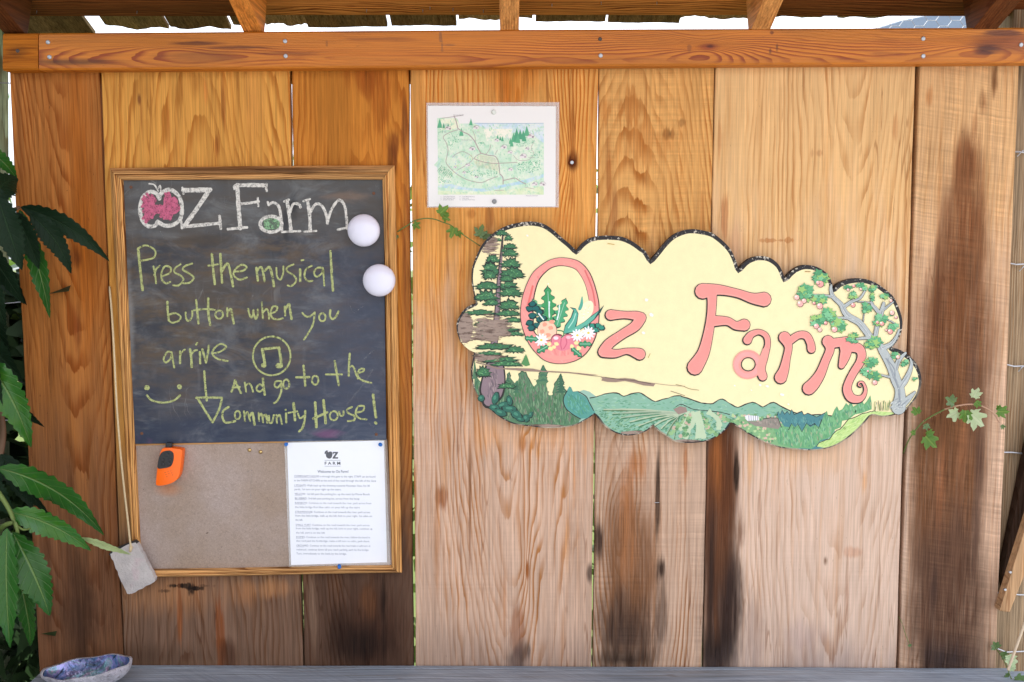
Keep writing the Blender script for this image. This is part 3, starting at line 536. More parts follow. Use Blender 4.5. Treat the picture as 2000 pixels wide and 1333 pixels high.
for k in range(4):
    a, b = OC[k], OC[(k+1) % 4]; ia, ib = IC[k], IC[(k+1) % 4]; mb = MB(); n = 10; v = []
    A, B, IA, IB = (P(q[0], q[1], YF) for q in (a, b, ia, ib)); r2 = random.Random(k)
    for s in range(n + 1):
        t = s / n
        if s == 0: t = .0006
        if s == n: t = .9994
        for (w_, y) in PROF:
            p = (A + (B - A)*t) * (1 - w_) + (IA + (IB - IA)*t) * w_
            bow = .0012*math.sin(t*3.1 + k)*math.sin(t*math.pi); v.append((p.x + (bow if k in (1, 3) else 0), y + r2.uniform(-.0003, .0003), p.z + (bow if k in (0, 2) else 0)))
    m_ = len(PROF); fs = [(s*m_ + j, s*m_ + (j+1) % m_, (s+1)*m_ + (j+1) % m_, (s+1)*m_ + j) for s in range(n) for j in range(m_)] + [tuple(range(m_)), tuple(n*m_ + j for j in range(m_-1, -1, -1))]
    mb.mesh(v, fs); mb.build('frame_rail', mfr if k in (1, 3) else mfh, nb)

g = G('slate')
p_ = g.vec(g.x, g.y, g.z)
a1 = g.noise(p_, 5.0, 4, .6); a2 = g.noise(g.vec(g.x*3 + 4, 0.0, g.z*9), 4.0, 4, .65); a3 = g.noise(g.vec(g.x*60, 0.0, g.z*6), 1.0, 3, .6); a4 = g.noise(g.vec(g.x + g.z*.3, 0.0, g.z*4), 14.0, 3, .6)
c_ = g.mix(g.ss(.3, .7, a1), C(50, 52, 58), C(84, 80, 76)); c_ = g.mix(g.ss(.40, .68, a2), c_, C(96, 80, 60)); c_ = g.mix(g.ss(.48, .75, g.noise(g.vec(g.x*2 + 9, 0.0, g.z*2), 6.0, 5, .7))*.7, c_, C(110, 110, 110))
c_ = g.mix(g.ss(zz(900), zz(620), g.z + (a1 - .5)*.3), g.mix(g.ss(.4,.6,a2), C(42, 52, 72), C(58, 66, 82)), c_)  # blue towards the bottom paints the sky's reflection into the slate colour
topd = g.ss(zz(480), zz(440), g.z + (a2 - .5)*.08)
c_ = g.mix(topd * .75, c_, g.mix(a2, C(96, 96, 94), C(70, 66, 62)))
c_ = g.mix(g.ss(.56, .8, a4) * .35, c_, C(150, 152, 150)); c_ = g.mix(g.ss(.6, .75, a3) * .25, c_, C(120, 120, 120))
pk = g.noise(p_, 22.0, 2); c_ = g.mix(g.ss(.6, .8, pk) * g.ss(zz(790), zz(850), g.z) * .5, c_, C(120, 78, 116))
c_ = g.mix(g.ss(xx(480, 600), xx(720, 600), g.x + (a1 - .5)*.25)*.6*g.ss(zz(420), zz(560), g.z), c_, C(60, 70, 92))  # same painted sky reflection, growing towards the right
for (px, py, rx, ry, cc, st) in ((255, 620, 14, 160, C(150, 150, 148), .5), (680, 385, 60, 14, C(120, 100, 84), .8), (575, 400, 12, 40, C(40, 38, 36), .9), (560, 440, 8, 60, C(40, 40, 40), .7), (640, 600, 60, 40, C(96, 98, 104), .4), (640, 845, 40, 12, C(128, 80, 118), .6), (400, 560, 120, 60, C(74, 64, 52), .5), (400, 470, 90, 16, C(70, 60, 48), .7), (330, 460, 60, 10, C(118, 120, 120), .4), (590, 860, 60, 6, C(70, 90, 120), .6), (360, 830, 90, 20, C(50, 58, 76), .4)):
    c0 = P(px, py); du = (g.x - c0.x) / (rx*PXM); dv = (g.z - c0.z) / (ry*PXM)
    c_ = g.mix(g.ss(1.0, .2, g.sqrt(du*du + dv*dv) + (a2 - .5)*1.2 + (a4 - .5)) * st, c_, cc)
scr = g.voro(g.vec(g.x*40 + a1*3, 0.0, g.z*5), 1.0, 'DISTANCE_TO_EDGE')
c_ = g.mix(g.ss(.012, .0, scr) * g.ss(.55, .7, a1) * .4, c_, C(170, 170, 168))
c_ = g.mix(.10, c_, C(56, 64, 84)); sm_ = g.noise(g.vec(g.x*1.5 + g.z*2, 2.0, g.z*3 - g.x), 5.0, 5, .7, 1.0); c_ = g.mix(g.ss(.5, .75, sm_)*.24, c_, C(136, 140, 142)); c_ = g.scale(c_, (sm_ - .5)*.45 + .95)
mslate = g.end(g.bsdf(c_, g.ss(.3, .7, a2, .5, .65), g.bump(a2, .0006), 0, .3))
YS = -.0105
def quad_prism(name, pts, y0, y1, mat, parent, **kw):
    mb = MB(); mb.prism(pts, y0, y1); return mb.build(name, mat, parent, **kw)
quad_prism('slate', [(234, 350), (749, 348), (754.5, 859.5), (254, 867.5)], YS, -.0065, mslate, nb, bevel=.0006)
g = G('hardboard')
f1 = g.noise(g.vec(g.x, 0.0, g.z), 260.0, 3, .7, 1.5); f2 = g.noise(g.vec(g.x, 0.0, g.z), 5.0, 3); f3 = g.noise(g.vec(g.x, 0.0, g.z), 110.0, 2, .6, 2.0)
c_ = g.mix(g.ss(.35, .7, f2), C(154, 134, 118), C(168, 152, 144)); c_ = g.scale(c_, (f1 - .5)*.9 + (f3 - .5)*.5 + 1.0)
c_ = g.mix(g.ss(.72, .76, g.noise(g.vec(g.x, 3.0, g.z), 70.0, 2)) * .8, c_, C(70, 48, 36))
c0 = P(330, 955); du = (g.x - c0.x)/(30*PXM); dv = (g.z - c0.z)/(16*PXM); c_ = g.mix(g.ss(1.2, .2, g.sqrt(du*du + dv*dv)) * .45, c_, C(190, 120, 66))
mhard = g.end(g.bsdf(c_, .8, g.bump(f1, .0006), 0, .3))
quad_prism('pinboard', [(250, 866), (756, 858), (769, 1112), (264, 1120)], -.0062, -.003, mhard, nb)
# narrow edge strip between slate and pinboard
quad_prism('trim_strip', [(256, 868), (562, 862.5), (562, 865), (256, 871)], -.0082, -.0064, mfh, nb)

# chalk
def chalk_mat(name, col, cover=.62):
    g = G(name); n = g.noise(g.vec(g.x, 0.0, g.z), 900.0, 2, .7); n2 = g.noise(g.vec(g.x, 0.0, g.z), 120.0, 2); n3 = g.noise(g.vec(g.x*1.0, 0.0, g.z*1.0), 330.0, 2)
    al = g.ss(.70 - cover*.45, .86 - cover*.45, n*.45 + n3*.35 + n2*.35 - .07)
    return g.end(g.mixsh(al*.86 + .06, g.transp(), g.bsdf(g.scale(col, n2*.4 + .8), .95, None, 0, .1)))
MCW = chalk_mat('white_chalk', C(218, 214, 206), .74); MCG = chalk_mat('green_chalk', C(178, 184, 124), .74); MCP = chalk_mat('pink_chalk', C(196, 104, 132), .74); MCL = chalk_mat('leaf_chalk', C(140, 182, 140), .6); MCF = chalk_mat('faint_chalk', C(170, 172, 172), .36)
YC = YS - .0004
def T(k, pts): return [k(p[0], p[1]) + tuple(p[2:]) for p in pts]
def chalk(name, strokes, mat, k, r=5.9, label=None, rscale=1/3.5088):
    pa = Paint(YC, 1.2e-6)
    for s in strokes:
        rr = r
        if isinstance(s[0], (int, float)): rr, s = s[0], s[1]
        pa.stroke(T(k, s), (rr+.3)*rscale, None, jit=.14, n=7)
    return pa.mb.build(name, mat, nb, recalc=False, label=label)
def circ(cx, cy, rx, ry, a0=0, n=13): return [(cx + rx*math.cos(a0 + 2*math.pi*i/n), cy + ry*math.sin(a0 + 2*math.pi*i/n)) for i in range(n + 2)]
W_ = lambda *s: list(s)
words4 = {
 'press': [(9, [(175,550),(190,700),(205,830)]), [(175,545),(230,525),(290,560),(280,610),(200,630)], [(280,670),(290,720),(298,785)], [(285,730),(300,685),(325,665)], [(340,735),(390,715),(398,680),(360,668),(335,710),(338,760),(365,785),(395,775)], [(465,655),(430,680),(425,710),(470,735),(485,765),(450,800),(415,798)], [(545,650),(500,665),(480,690),(520,715),(555,745),(530,780),(485,785)]],
 'the': [(8, [(680,585),(690,700),(700,790)]), [(655,665),(720,655)], (8, [(738,585),(745,700),(750,780)]), (8, [(750,700),(785,650),(805,700),(825,805)]), [(835,705),(890,700),(918,675),(885,658),(840,690),(830,730),(870,760),(920,745)]],
 'musical': [(8, [(985,680),(995,765)]), (7, [(990,700),(1020,675),(1042,770)]), (8, [(1042,700),(1075,675),(1095,740),(1105,805)]), [(1122,680),(1128,740),(1150,760),(1168,720),(1170,670)], [(1240,655),(1200,675),(1195,700),(1245,735),(1258,770),(1225,803),(1200,800)], (8, [(1285,690),(1285,770)]), [(1292,628),(1308,626)], [(1365,665),(1325,690),(1315,740),(1340,770),(1370,768)], [(1440,680),(1400,680),(1380,715),(1400,740),(1435,715),(1442,690),(1450,800)], (8, [(1493,565),(1500,700),(1510,835)])],
 'button': [(7, [(375,912),(378,980),(385,1040)]), [(385,1000),(430,990),(465,1012),(455,1040),(410,1055),(385,1040)], [(500,985),(505,1030),(525,1042),(545,1010),(545,975)], (7, [(572,900),(580,980),(588,1060)]), (8, [(655,890),(655,980),(668,1070)]), [(558,970),(630,962),(700,966)], circ(730,1000,26,28), [(785,955),(786,1010)], (7, [(786,985),(810,962),(820,1010),(830,1060)])],
 'when': [[(928,960),(940,1005),(955,1018),(965,970)], [(965,985),(980,1030),(993,1005),(995,965)], [(1022,915),(1030,1025)], [(1030,985),(1055,962),(1068,985),(1072,1028)], [(1085,990),(1118,978),(1128,948),(1098,945),(1083,990),(1098,1025),(1135,1032),(1165,1025)], (7, [(1180,945),(1182,1005)]), (8, [(1182,965),(1208,928),(1218,980),(1226,1028)])],
 'you': [[(1300,988),(1325,1012),(1355,1010),(1385,985)], [(1385,985),(1375,1060),(1345,1120),(1312,1170)], circ(1437,1018,22,27), (7, [(1492,970),(1490,1010),(1510,1030),(1530,1012),(1548,978)])],
}
words5 = {
 'arrive': [[(405,170),(375,168),(350,215),(365,240),(395,215),(405,180),(412,220),(422,275)], (7, [(462,165),(462,245)]), [(462,195),(480,165),(495,152)], (8, [(530,150),(538,200),(542,270)]), [(535,188),(560,160),(578,155)], (8, [(598,170),(600,245)]), [(572,118),(580,106)], (7, [(615,150),(640,240)]), (7, [(640,240),(652,180),(660,125)]), [(690,178),(740,165),(778,132),(740,113),(700,140),(683,180),(720,215),(788,230)]],
 'and': [(7, [(815,440),(830,400),(838,362)]), (7, [(838,362),(860,410),(880,450)]), [(822,412),(872,408)], [(905,378),(915,440)], [(910,400),(932,385),(950,400),(962,440)], (8, [(1030,350),(1035,410),(1042,460)]), [(1030,402),(1005,390),(985,420),(1005,440),(1035,422)]],
 'go': [[(1152,368),(1120,370),(1110,398),(1130,412),(1152,388)], [(1155,370),(1155,440),(1130,500),(1105,520)], circ(1190,388,21,31)],
 'to': [(7, [(1308,262),(1315,330),(1320,400)]), (7, [(1258,342),(1348,340)]), circ(1388,362,22,30)],
 'the_second': [(7, [(1522,230),(1535,310),(1550,395)]), (7, [(1462,322),(1570,322)]), (7, [(1625,180),(1620,250),(1618,330)]), [(1622,272),(1645,265),(1662,300),(1680,350)], [(1678,312),(1715,302),(1722,285),(1692,288),(1680,330),(1710,362),(1772,380)]],
 'community': [(7, [(795,545),(760,570),(752,610),(775,652),(840,642)]), circ(856,600,19,27), [(900,575),(907,642)], [(907,605),(925,580),(942,640)], (8, [(942,605),(960,588),(972,665)]), [(1000,585),(1003,640)], [(1003,612),(1020,590),(1032,650)], (8, [(1032,612),(1050,600),(1062,652)]), [(1072,605),(1075,650),(1092,650),(1105,600)], [(1122,600),(1126,655)], [(1127,618),(1145,600),(1160,662)], (7, [(1188,590),(1190,650)]), [(1183,566),(1187,564)], (8, [(1240,520),(1250,635)]), [(1205,585),(1265,575)], [(1270,590),(1285,622),(1312,605)], (7, [(1320,572),(1315,640),(1300,690),(1278,712)])],
 'house': [(9, [(1388,515),(1392,600),(1396,682)]), (9, [(1445,500),(1460,655)]), (8, [(1375,625),(1470,582)]), circ(1515,605,27,31), [(1552,578),(1562,604),(1580,600),(1582,575)], [(1640,545),(1605,565),(1620,590),(1655,605),(1655,635),(1612,642)], [(1672,582),(1715,572),(1722,540),(1682,543),(1665,590),(1690,622),(1740,630)]],
 'exclamation': [(9, [(1785,462),(1795,550),(1805,615)]), (9, [(1800,652),(1806,657)])],
}
for w_, s_ in words4.items(): chalk('chalk_word', s_, MCG, k4, label='green chalk word "%s"' % w_)
for w_, s_ in words5.items(): chalk('chalk_word', s_, MCG, k5, label='green chalk %s' % ('exclamation mark' if w_ == 'exclamation' else 'word "%s"' % w_.replace('_second', '')))
chalk('chalk_drawing', [circ(1090,195,129,133,-1.5,22), (9, [(1025,150),(1035,200),(1043,245)]), (8, [(1030,150),(1090,142),(1140,138)]), (9, [(1140,140),(1150,200),(1158,265)]), (9, circ(1035,260,9,7)), (10, circ(1140,262,14,8))], MCG, k5, label='green chalk music note in a circle')
chalk('chalk_drawing', [(17, [(233,413),(237,413)]), (15, [(456,405),(460,409)]), (6.5, [(235,465),(270,500),(345,515),(420,500),(462,465)])], MCG, k5, label='green chalk smiling face')
chalk('chalk_drawing', [(7, [(628,300),(635,400),(645,500)]), (7, [(572,482),(660,480),(750,482)]), (7, [(750,482),(730,560),(685,650)]), (7, [(685,650),(640,580),(582,485)])], MCG, k5, label='green chalk arrow pointing down')
chalk('chalk_drawing', [(13, [(320,205),(300,170),(250,158),(205,200),(188,270),(200,345),(240,392),(290,390),(308,362)]), (13, [(320,195),(345,158),(400,145),(455,190),(475,260),(465,340),(420,382),(360,390),(312,365)]), (5, [(250,103),(285,110),(312,152)]), (5, [(308,142),(325,115),(330,150)])], MCW, k4, label='white chalk outline of an apple halved')
rz = random.Random(3); pink = []
for (cx_, cy_, rx_, ry_) in ((250, 272, 50, 92), (392, 268, 62, 96)):
    for q in range(26):
        a = rz.uniform(0, 6.28); rr_ = rz.uniform(0, 1)**.5*.86; x0 = cx_ + rx_*rr_*math.cos(a); y0 = cy_ + ry_*rr_*math.sin(a); pink.append((rz.uniform(7, 12), [(x0 - 8, y0 - 26), (x0 + rz.uniform(-8, 10), y0), (x0 - 12, y0 + 26)]))
for q in range(5): pink.append((9, [(262 + q*16, 300 - q*12), (285 + q*16, 250 + q*5), (300 + q*16, 300)]))
chalk('chalk_filling', pink, MCP, k4, label='pink chalk flesh of the apple')
chalk('chalk_word', [(7, [(478,130),(485,172)]), (15, [(485,148),(580,146),(668,144)]), (15, [(660,150),(580,270),(492,392)]), (11, [(490,397),(620,384),(738,373)]), (9, [(732,325),(738,370),(741,410)]), (8, [(470,360),(476,408)])], MCW, k4, label='white chalk letter Z')
FW_ = [(13, [(838,128),(850,116),(940,112),(1035,114)]), (14, [(855,112),(862,250),(875,408)]), (9, [(870,242),(940,235),(1000,225)]), (7, [(994,200),(998,256)]), (9, [(790,414),(850,408),(920,402)]), (8, [(1055,105),(1052,130),(1056,152)]), (7, [(835,140),(845,112)]),
       (7, [(1062,228),(1070,250)]), (9, [(1070,248),(1100,232),(1138,258),(1153,330),(1160,425)]), (11, circ(1085,380,74,54)), (7, [(1175,225),(1208,212)]), (11, [(1195,220),(1212,330),(1222,425)]), (9, [(1215,300),(1238,242),(1278,245),(1288,265)]), (7, [(1160,434),(1220,430),(1285,428)]),
       (7, [(1308,222),(1352,208)]), (11, [(1335,215),(1350,320),(1354,425)]), (9, [(1355,300),(1388,245),(1430,250),(1462,310),(1472,375)]), (9, [(1472,372),(1500,280),(1550,215),(1588,250),(1602,330),(1606,410)]), (7, [(1315,432),(1395,426)]), (7, [(1543,418),(1600,405)])]
chalk('chalk_word', FW_, MCW, k4, label='white chalk word Farm')
chalk('chalk_filling', [(8, [(1040, 352 + q*15), (1090, 347 + q*15), (1140, 356 + q*13)]) for q in range(5)], MCL, k4, label='green chalk filling of the letter a')
rz = random.Random(8); scr_ = [(4, [(1790,100),(1815,130),(1845,142)]), (4, [(110,575),(165,605)]), (4, [(325,432),(350,465)]), (4, [(640,412),(660,438)]), (3, [(765,190),(770,280)]), (3, [(1630,940),(1650,985),(1712,945)]), (3, [(150,960),(160,930)])]
for q in range(26): x0, y0 = rz.uniform(100, 1820), rz.uniform(100, 1300); scr_.append((rz.uniform(1.2, 3), [(x0, y0), (x0 + rz.uniform(-40, 60), y0 + rz.uniform(-50, 50))]))
chalk('chalk_scratches', scr_, MCF, k4)['kind'] = 'stuff'
chalk('chalk_scratches', [(5, [(1780,285),(1740,360),(1605,530)]), (4, [(1790,155),(1730,210)]), (3, [(1760,660),(1800,690)]), (4, [(1795,720),(1805,755),(1815,735)])], MCF, k5)['kind'] = 'stuff'
# the mark on the pinboard
pa = Paint(-.0066, 2e-6)
for s_ in ([(865,1030),(900,1000),(955,978)], [(955,978),(948,1060),(945,1195)]): pa.stroke(T(k5, s_), 1.3, None, jit=.3)
pa.mb.build('chalk_mark', MCF, nb, recalc=False, label='faint chalk stroke like the numeral one')
# screws through the corners of the slate
mrust = simple('rusty_screw', (0.16, 0.07, 0.04), .7, .3)
for (px, py) in ((277, 847), (735, 849), (730, 378), (256, 366)):
    p = P(px, py, YS); mb = MB(); mb.tube([p + Vector((0, .001, 0)), p + Vector((0, -.0012, 0)), p + Vector((0, -.0018, 0))], [.0036, .0034, .002], 10); mb.build('screw', mrust, nb)

# ================================================================== small things
def dome(name, px, py, rpx, y0, label):
    e = empty(name, P(px, py, y0), label, 'push light', 'white round push lights')
    c = P(px, py, y0 - .012); r = rpx*PXM*.985; mb = MB(); prof = []
    for k in range(15):
        a = k/14*math.pi/2; prof.append((r*math.cos(a), -.013 - .62*r*math.sin(a)))
    n = 40; v = []
    for (q, d) in prof[:-1]:
        for j in range(n): v.append((c.x + q*math.cos(2*math.pi*j/n), y0 + d, c.z + q*math.sin(2*math.pi*j/n)))
    v.append((c.x, y0 + prof[-1][1], c.z)); m_ = len(prof) - 1
    fs = [(i*n + j, i*n + (j+1) % n, (i+1)*n + (j+1) % n, (i+1)*n + j) for i in range(m_-1) for j in range(n)] + [((m_-1)*n + j, (m_-1)*n + (j+1) % n, m_*n) for j in range(n)]
    mb.mesh(v, fs); mb.build('dome', mdome, e, smooth=True)
    mb = MB(); cc = Vector((c.x, y0, c.z)); mb.tube([cc + Vector((0, -.0005, 0)), cc + Vector((0, -.0125, 0))], r*.97, 36); mb.build('base', mdomeb, e)
g = G('white_plastic_dome'); mdome = g.end(g.bsdf((.74, .73, .83, 1), .22, None, 0, .5, Subsurface_Weight=.3, Subsurface_Radius=(.01, .01, .01)))
mdomeb = simple('white_plastic_rim', (.62, .62, .72), .45)
dome('push_light', 710.5, 450.5, 31.5, YS - .0005, 'white round push light, upper one, wholly on the chalkboard')
dome('push_light', 740.5, 548, 31.5, -.0235, 'white round push light, lower one, overlapping the right frame rail')

# orange remote hanging on the pinboard
rc = empty('remote_control', P(328, 950, -.02), 'orange and black handheld remote hanging below the left of the chalkboard', 'remote control')
mor = simple('orange_plastic', C(255, 108, 8)[:3], .38, 0, .5, .04, 300); mbk = simple('black_plastic', (.018, .018, .02), .45, 0, .5, .1, 300); mbt = simple('black_rubber', (.03, .028, .03), .55)
body = [k5(*p) for p in [(348,829),(400,828),(452,834),(474,846),(470,900),(464,960),(455,1010),(437,1045),(400,1068),(350,1082),(310,1084),(297,1074),(299,1030),(305,975),(313,915),(325,865),(336,838)]]
body = catmull_closed(body, 3)
mb = MB(); mb.prism(body, -.030, -.0075); mb.build('body', mor, rc, bevel=.004, smooth=True)
face = catmull_closed([k5(*p) for p in [(345,852),(372,845),(398,847),(416,866),(416,905),(408,935),(392,955),(350,965),(310,966),(309,930),(318,890),(330,865)]], 3)
mb = MB(); mb.prism(face, -.0318, -.029); mb.build('face_panel', mbk, rc, bevel=.001)
for (x, y, r) in ((374, 873, 14), (343, 908, 11), (393, 906, 11), (345, 937, 11), (388, 935, 11)):
    q = k5(x, y); p = P(q[0], q[1], -.0318); r *= PXM/3.5; mb = MB(); mb.tube([p, p + Vector((0, -.0022, 0)), p + Vector((0, -.003, 0))], [r, r*.95, r*.6], 14); mb.build('button', mbt, rc, smooth=False)
for a in range(3):
    for b in range(3 - a % 2):
        q = k5(360 + a*20 + b*6, 995 + b*14 - a*6); p = P(q[0], q[1], -.0301); mb = MB(); mb.tube([p + Vector((0, .001, 0)), p + Vector((0, -.0004, 0))], .0007, 8); mb.build('speaker_hole', mbk, rc)
mb = MB(); mb.prism([k5(*p) for p in [(362,792),(404,792),(402,832),(358,832)]], -.022, -.012); mb.build('antenna_strap', mbk, rc, bevel=.002)

# brass tacks
mbrass = simple('brass', (.55, .38, .16), .3, .9, .5, .2, 300)
for px, py, l in ((487.3, 879.5, 'left one of two brass tacks under the chalkboard edge'), (508.8, 883, 'right one of two brass tacks under the chalkboard edge')):
    p = P(px, py, -.0062); mb = MB(); r = .0044
    mb.tube([p + Vector((0, -r*.75*math.sin(a), 0)) for a in (0, .4, .8, 1.2, 1.5)], [r*math.cos(a) for a in (0, .4, .8, 1.2, 1.5)], 14)
    tag(mb.build('brass_tack', mbrass, None, smooth=True), l, 'tack', 'brass tacks on the pinboard')

def text_mesh(mb, txt, px, py, size_px, y, col=None, align='LEFT', rot=0.0, bold=0.0, width=None, rotall=None):
    """lettering as flat faces: baseline start (px, py) on the photograph's wall plane, size = cap height * 1.4 in photo pixels"""
    cu = bpy.data.curves.new('t', 'FONT'); cu.body = txt; cu.size = size_px*PXM; cu.align_x = align; cu.offset = bold*PXM; cu.resolution_u = 2
    o = bpy.data.objects.new('t', cu); COL.objects.link(o); dg = bpy.context.evaluated_depsgraph_get()
    me = bpy.data.meshes.new_from_object(o.evaluated_get(dg)); o0 = P(px, py, y)
    sx = 1.0
    if width and me.vertices:
        xs = [v.co.x for v in me.vertices]; sx = width*PXM / (max(xs) - min(xs) + 1e-9)
    ca, sa = math.cos(rot), math.sin(rot)
    vs = [o0 + Vector((v.co.x*sx*ca + v.co.y*sa, 0, -v.co.x*sx*sa + v.co.y*ca)) for v in me.vertices]
    mb.mesh(vs, [tuple(p.vertices) for p in me.polygons], col)
    bpy.data.objects.remove(o); bpy.data.curves.remove(cu); bpy.data.meshes.remove(me)

# notice sheet
g = G('laminate_film'); fr_ = g.noise(g.vec(g.x, 0.0, g.z), 30.0, 2)
mlam = g.end(g.mixsh(.30, g.transp(), g.bsdf((.8, .78, .76, 1), .12, None, 0, .6)))
g = G('white_paper'); n = g.noise(g.vec(g.x, 0.0, g.z), 9.0, 3)
mpap = g.end(g.bsdf(g.mix(n, (.78, .80, .86, 1), (.84, .85, .89, 1)), .3, g.bump(n, .003), 0, .5))
g = G('map_paper'); mpap2 = g.end(g.bsdf((.80, .775, .75, 1), .35, None, 0, .4))
ns = empty('notice_sheet', P(662, 1105, -.01), 'laminated white typed notice with a grey apple logo pinned at the right of the pinboard', 'notice')
quad_prism('laminate', [(555, 863.5), (752, 857.5), (763, 1107), (565, 1109.5)], -.0078, -.0072, mlam, ns)
quad_prism('paper', [(560.7, 865.5), (749.8, 861), (756, 1098.5), (568.5, 1104)], -.0082, -.0079, mpap, ns)
g = G('grey_print'); mprint = g.end(g.bsdf(g.attr(), .6, None, 0, .3))
GP = C(92, 94, 100); GT = C(122, 126, 142); GT2 = C(100, 104, 122)
YN = -.00835; mb = MB(); pa = Paint(YN, 2e-6)
def cnp(*ps): return [cn(*p) for p in ps]
pa.poly(catmull_closed(cnp((470,118),(490,114),(505,122),(508,150),(500,175),(480,186),(460,180),(446,165),(443,140),(452,122)), 3), GP)
pa.poly(cnp((430,140),(432,118),(448,104),(468,104),(466,116),(448,124),(440,140)), GP); pa.stroke(cnp((462,106),(470,122)), .6, (.8,.8,.8,1), cap=False)
pa.poly(cnp((512,118),(565,118),(565,128),(535,172),(565,170),(565,186),(510,186),(510,176),(540,132),(520,133),(520,142),(511,142)), GP)
for y in (203, 262): pa.stroke(cnp((430,y),(590,y-1)), .35, C(130, 132, 140), cap=False)
pa.mb.build('logo', mprint, ns, recalc=False, label='grey apple and Z logo over the word FARM')
mb = MB(); q = cn(429, 246); text_mesh(mb, 'F A R M', q[0], q[1], 8.2, YN, GP, width=31, bold=.22)
q = cn(360, 327); text_mesh(mb, 'Welcome to Oz Farm!', q[0], q[1], 7.4, YN, GT2, width=61, bold=.1)
mb.build('heading', mprint, ns, recalc=False)
LINES = [(363, 125, 945, 'COMMUNITY HOUSE is through this gate to the right. STAFF can be found', 218), (405, 125, 952, 'in the FARM KITCHEN at the end of the road through the left of the Gate', 0),
 (455, 128, 888, 'LYDGATE: Walk back up the driveway towards Mountain View, Kit 30', 88), (493, 128, 602, 'yards, 1st turn on your right up the stairs.', 0), (540, 130, 890, 'YELLOW: 1st left past the parking lot, up the stairs by Phone Booth', 78),
 (585, 132, 785, 'BLUEBIRD: 3rd left past parking lot, across from the hoop', 105), (630, 132, 905, 'RAINBOW: Continue on the road towards the river, park across from', 110), (672, 134, 790, 'the little bridge first blue cabin on your left up the stairs', 0),
 (720, 136, 895, 'STRAWHOUSE: Continue on the road towards the river, park across', 155), (758, 138, 915, 'from the little bridge, walk up the hill, fork to your right, 1st cabin on', 0), (800, 138, 215, 'the left.', 0),
 (850, 140, 890, 'SMALL YURT: Continue on the road towards the river, park across', 150), (885, 142, 920, 'from the little bridge, walk up the hill, fork to your right, continue up', 0), (928, 144, 438, 'the hill, yurt is on the left', 0),
 (972, 145, 895, 'DOMES: Continue on the road towards the river, follow the bend in', 75), (1010, 147, 890, 'the road past the footbridge, make a left turn to cabin, park there', 0),
 (1057, 147, 900, 'ORCHARD: Continue on the road towards the river/make a Left turn at', 80), (1097, 148, 885, 'redwood, continue down till you reach parking, park by the bridge.', 0), (1137, 148, 660, 'Turn, immediately to the bank by the bridge.', 0)]
mb = MB(); mt = random.Random(5)
for (y, x0, x1, s, ul) in LINES:
    q = cn(x0, y + 8); q2 = cn(x1, y); dark = GT if mt.random() < .6 else GT2
    text_mesh(mb, s, q[0], q[1], 5.6, YN, dark, width=(x1 - x0)/5.127, rot=R(.35))
    if ul: a = cn(x0, y + 12); b = cn(x0 + ul, y + 12.5); p0, p1 = P(a[0], a[1], YN), P(b[0], b[1], YN); mb.face([p0, p1, p1 - Vector((0, 0, .0004)), p0 - Vector((0, 0, .0004))], GT2)
mb.build('printed_text', mprint, ns, recalc=False, kind='stuff')
def pin(px, py, y, mat, name, label, group, r=.0045, cat='push pin', lean=(.003, .002), long=True):
    p = P(px, py, y); d = Vector((lean[0], -.014, lean[1])) if long else Vector((0, -.004, 0)); mb = MB()
    prof = [(0, 1.0), (.12, 1.05), (.2, .55), (.6, .5), (.75, .9), (.95, 1.0), (1.0, .8)] if long else [(0, 1.0), (.5, 1.0), (.9, .8), (1, .4)]
    mb.tube([p + d*t for t, _ in prof], [r*q for _, q in prof], 14); return tag(mb.build(name, mat, None, smooth=False), label, cat, group)
mblue = simple('blue_plastic', C(10, 96, 176)[:3], .35); mgp = simple('grey_pin', (.22, .22, .22), .35, .5)
pin(559, 868, -.008, mblue, 'push_pin', 'blue push pin at the upper left corner of the typed notice', 'blue push pins in the notice', .004)
pin(742.5, 868.5, -.008, mblue, 'push_pin', 'blue push pin at the upper right corner of the typed notice', 'blue push pins in the notice', .004)
pin(662.5, 1106, -.008, mblue, 'push_pin', 'blue push pin at the bottom edge of the typed notice', 'blue push pins in the notice', .004)

# ------------------------------------------------------------------ the map
ms = empty('map_sheet', P(961, 404, -.003), 'laminated hand drawn green watercolour farm map pinned to the fourth board', 'map')
quad_prism('laminate', [(832.5, 201), (1092.5, 200), (1091.5, 405.5), (834, 406)], -.0036, -.0030, mlam, ms)
quad_prism('paper', [(835.5, 207), (1085.7, 208), (1085, 403.8), (836.8, 404)], -.0040, -.0037, mpap2, ms)
g = G('watercolour'); pv = g.vec(g.x, 0.0, g.z); n1 = g.noise(pv, 34.0, 4, .65, .6); n2 = g.noise(pv, 90.0, 3, .6); n3 = g.noise(pv, 260.0, 2)
base = g.attr(); c_ = g.mix(g.ss(.3, .75, n1)*.8, base, C(234, 234, 218)); c_ = g.mix(g.ss(.48, .7, n2)*.6, c_, C(146, 202, 166)); c_ = g.mix(g.ss(.55, .72, g.noise(g.vec(g.x, 7.0, g.z), 60.0, 3))*.4, c_, C(150, 196, 200)); c_ = g.scale(c_, (n3 - .5)*.2 + 1.0)
mwc = g.end(g.bsdf(c_, .4, None, 0, .3))
YM = -.0042; WC = {}
def cmp_(*ps): return [cm(*p) for p in ps]
pa = Paint(YM, 1.5e-6)
base_poly = cmp_((195,240),(300,230),(420,240),(450,300),(1405,295),(1403,1105),(205,1105),(200,800),(160,770),(205,720))
pa.poly(base_poly, C(196, 222, 196))
pa.poly(cmp_((620,296),(1402,296),(1400,520),(1240,400),(1100,400),(900,420),(700,340)), C(196, 214, 230))
pa.poly(cmp_((220,250),(420,240),(440,340),(340,380),(220,360)), C(224, 228, 190))
pa.poly(cmp_((720,360),(1050,360),(1020,470),(860,440),(760,500)), C(236, 232, 214))
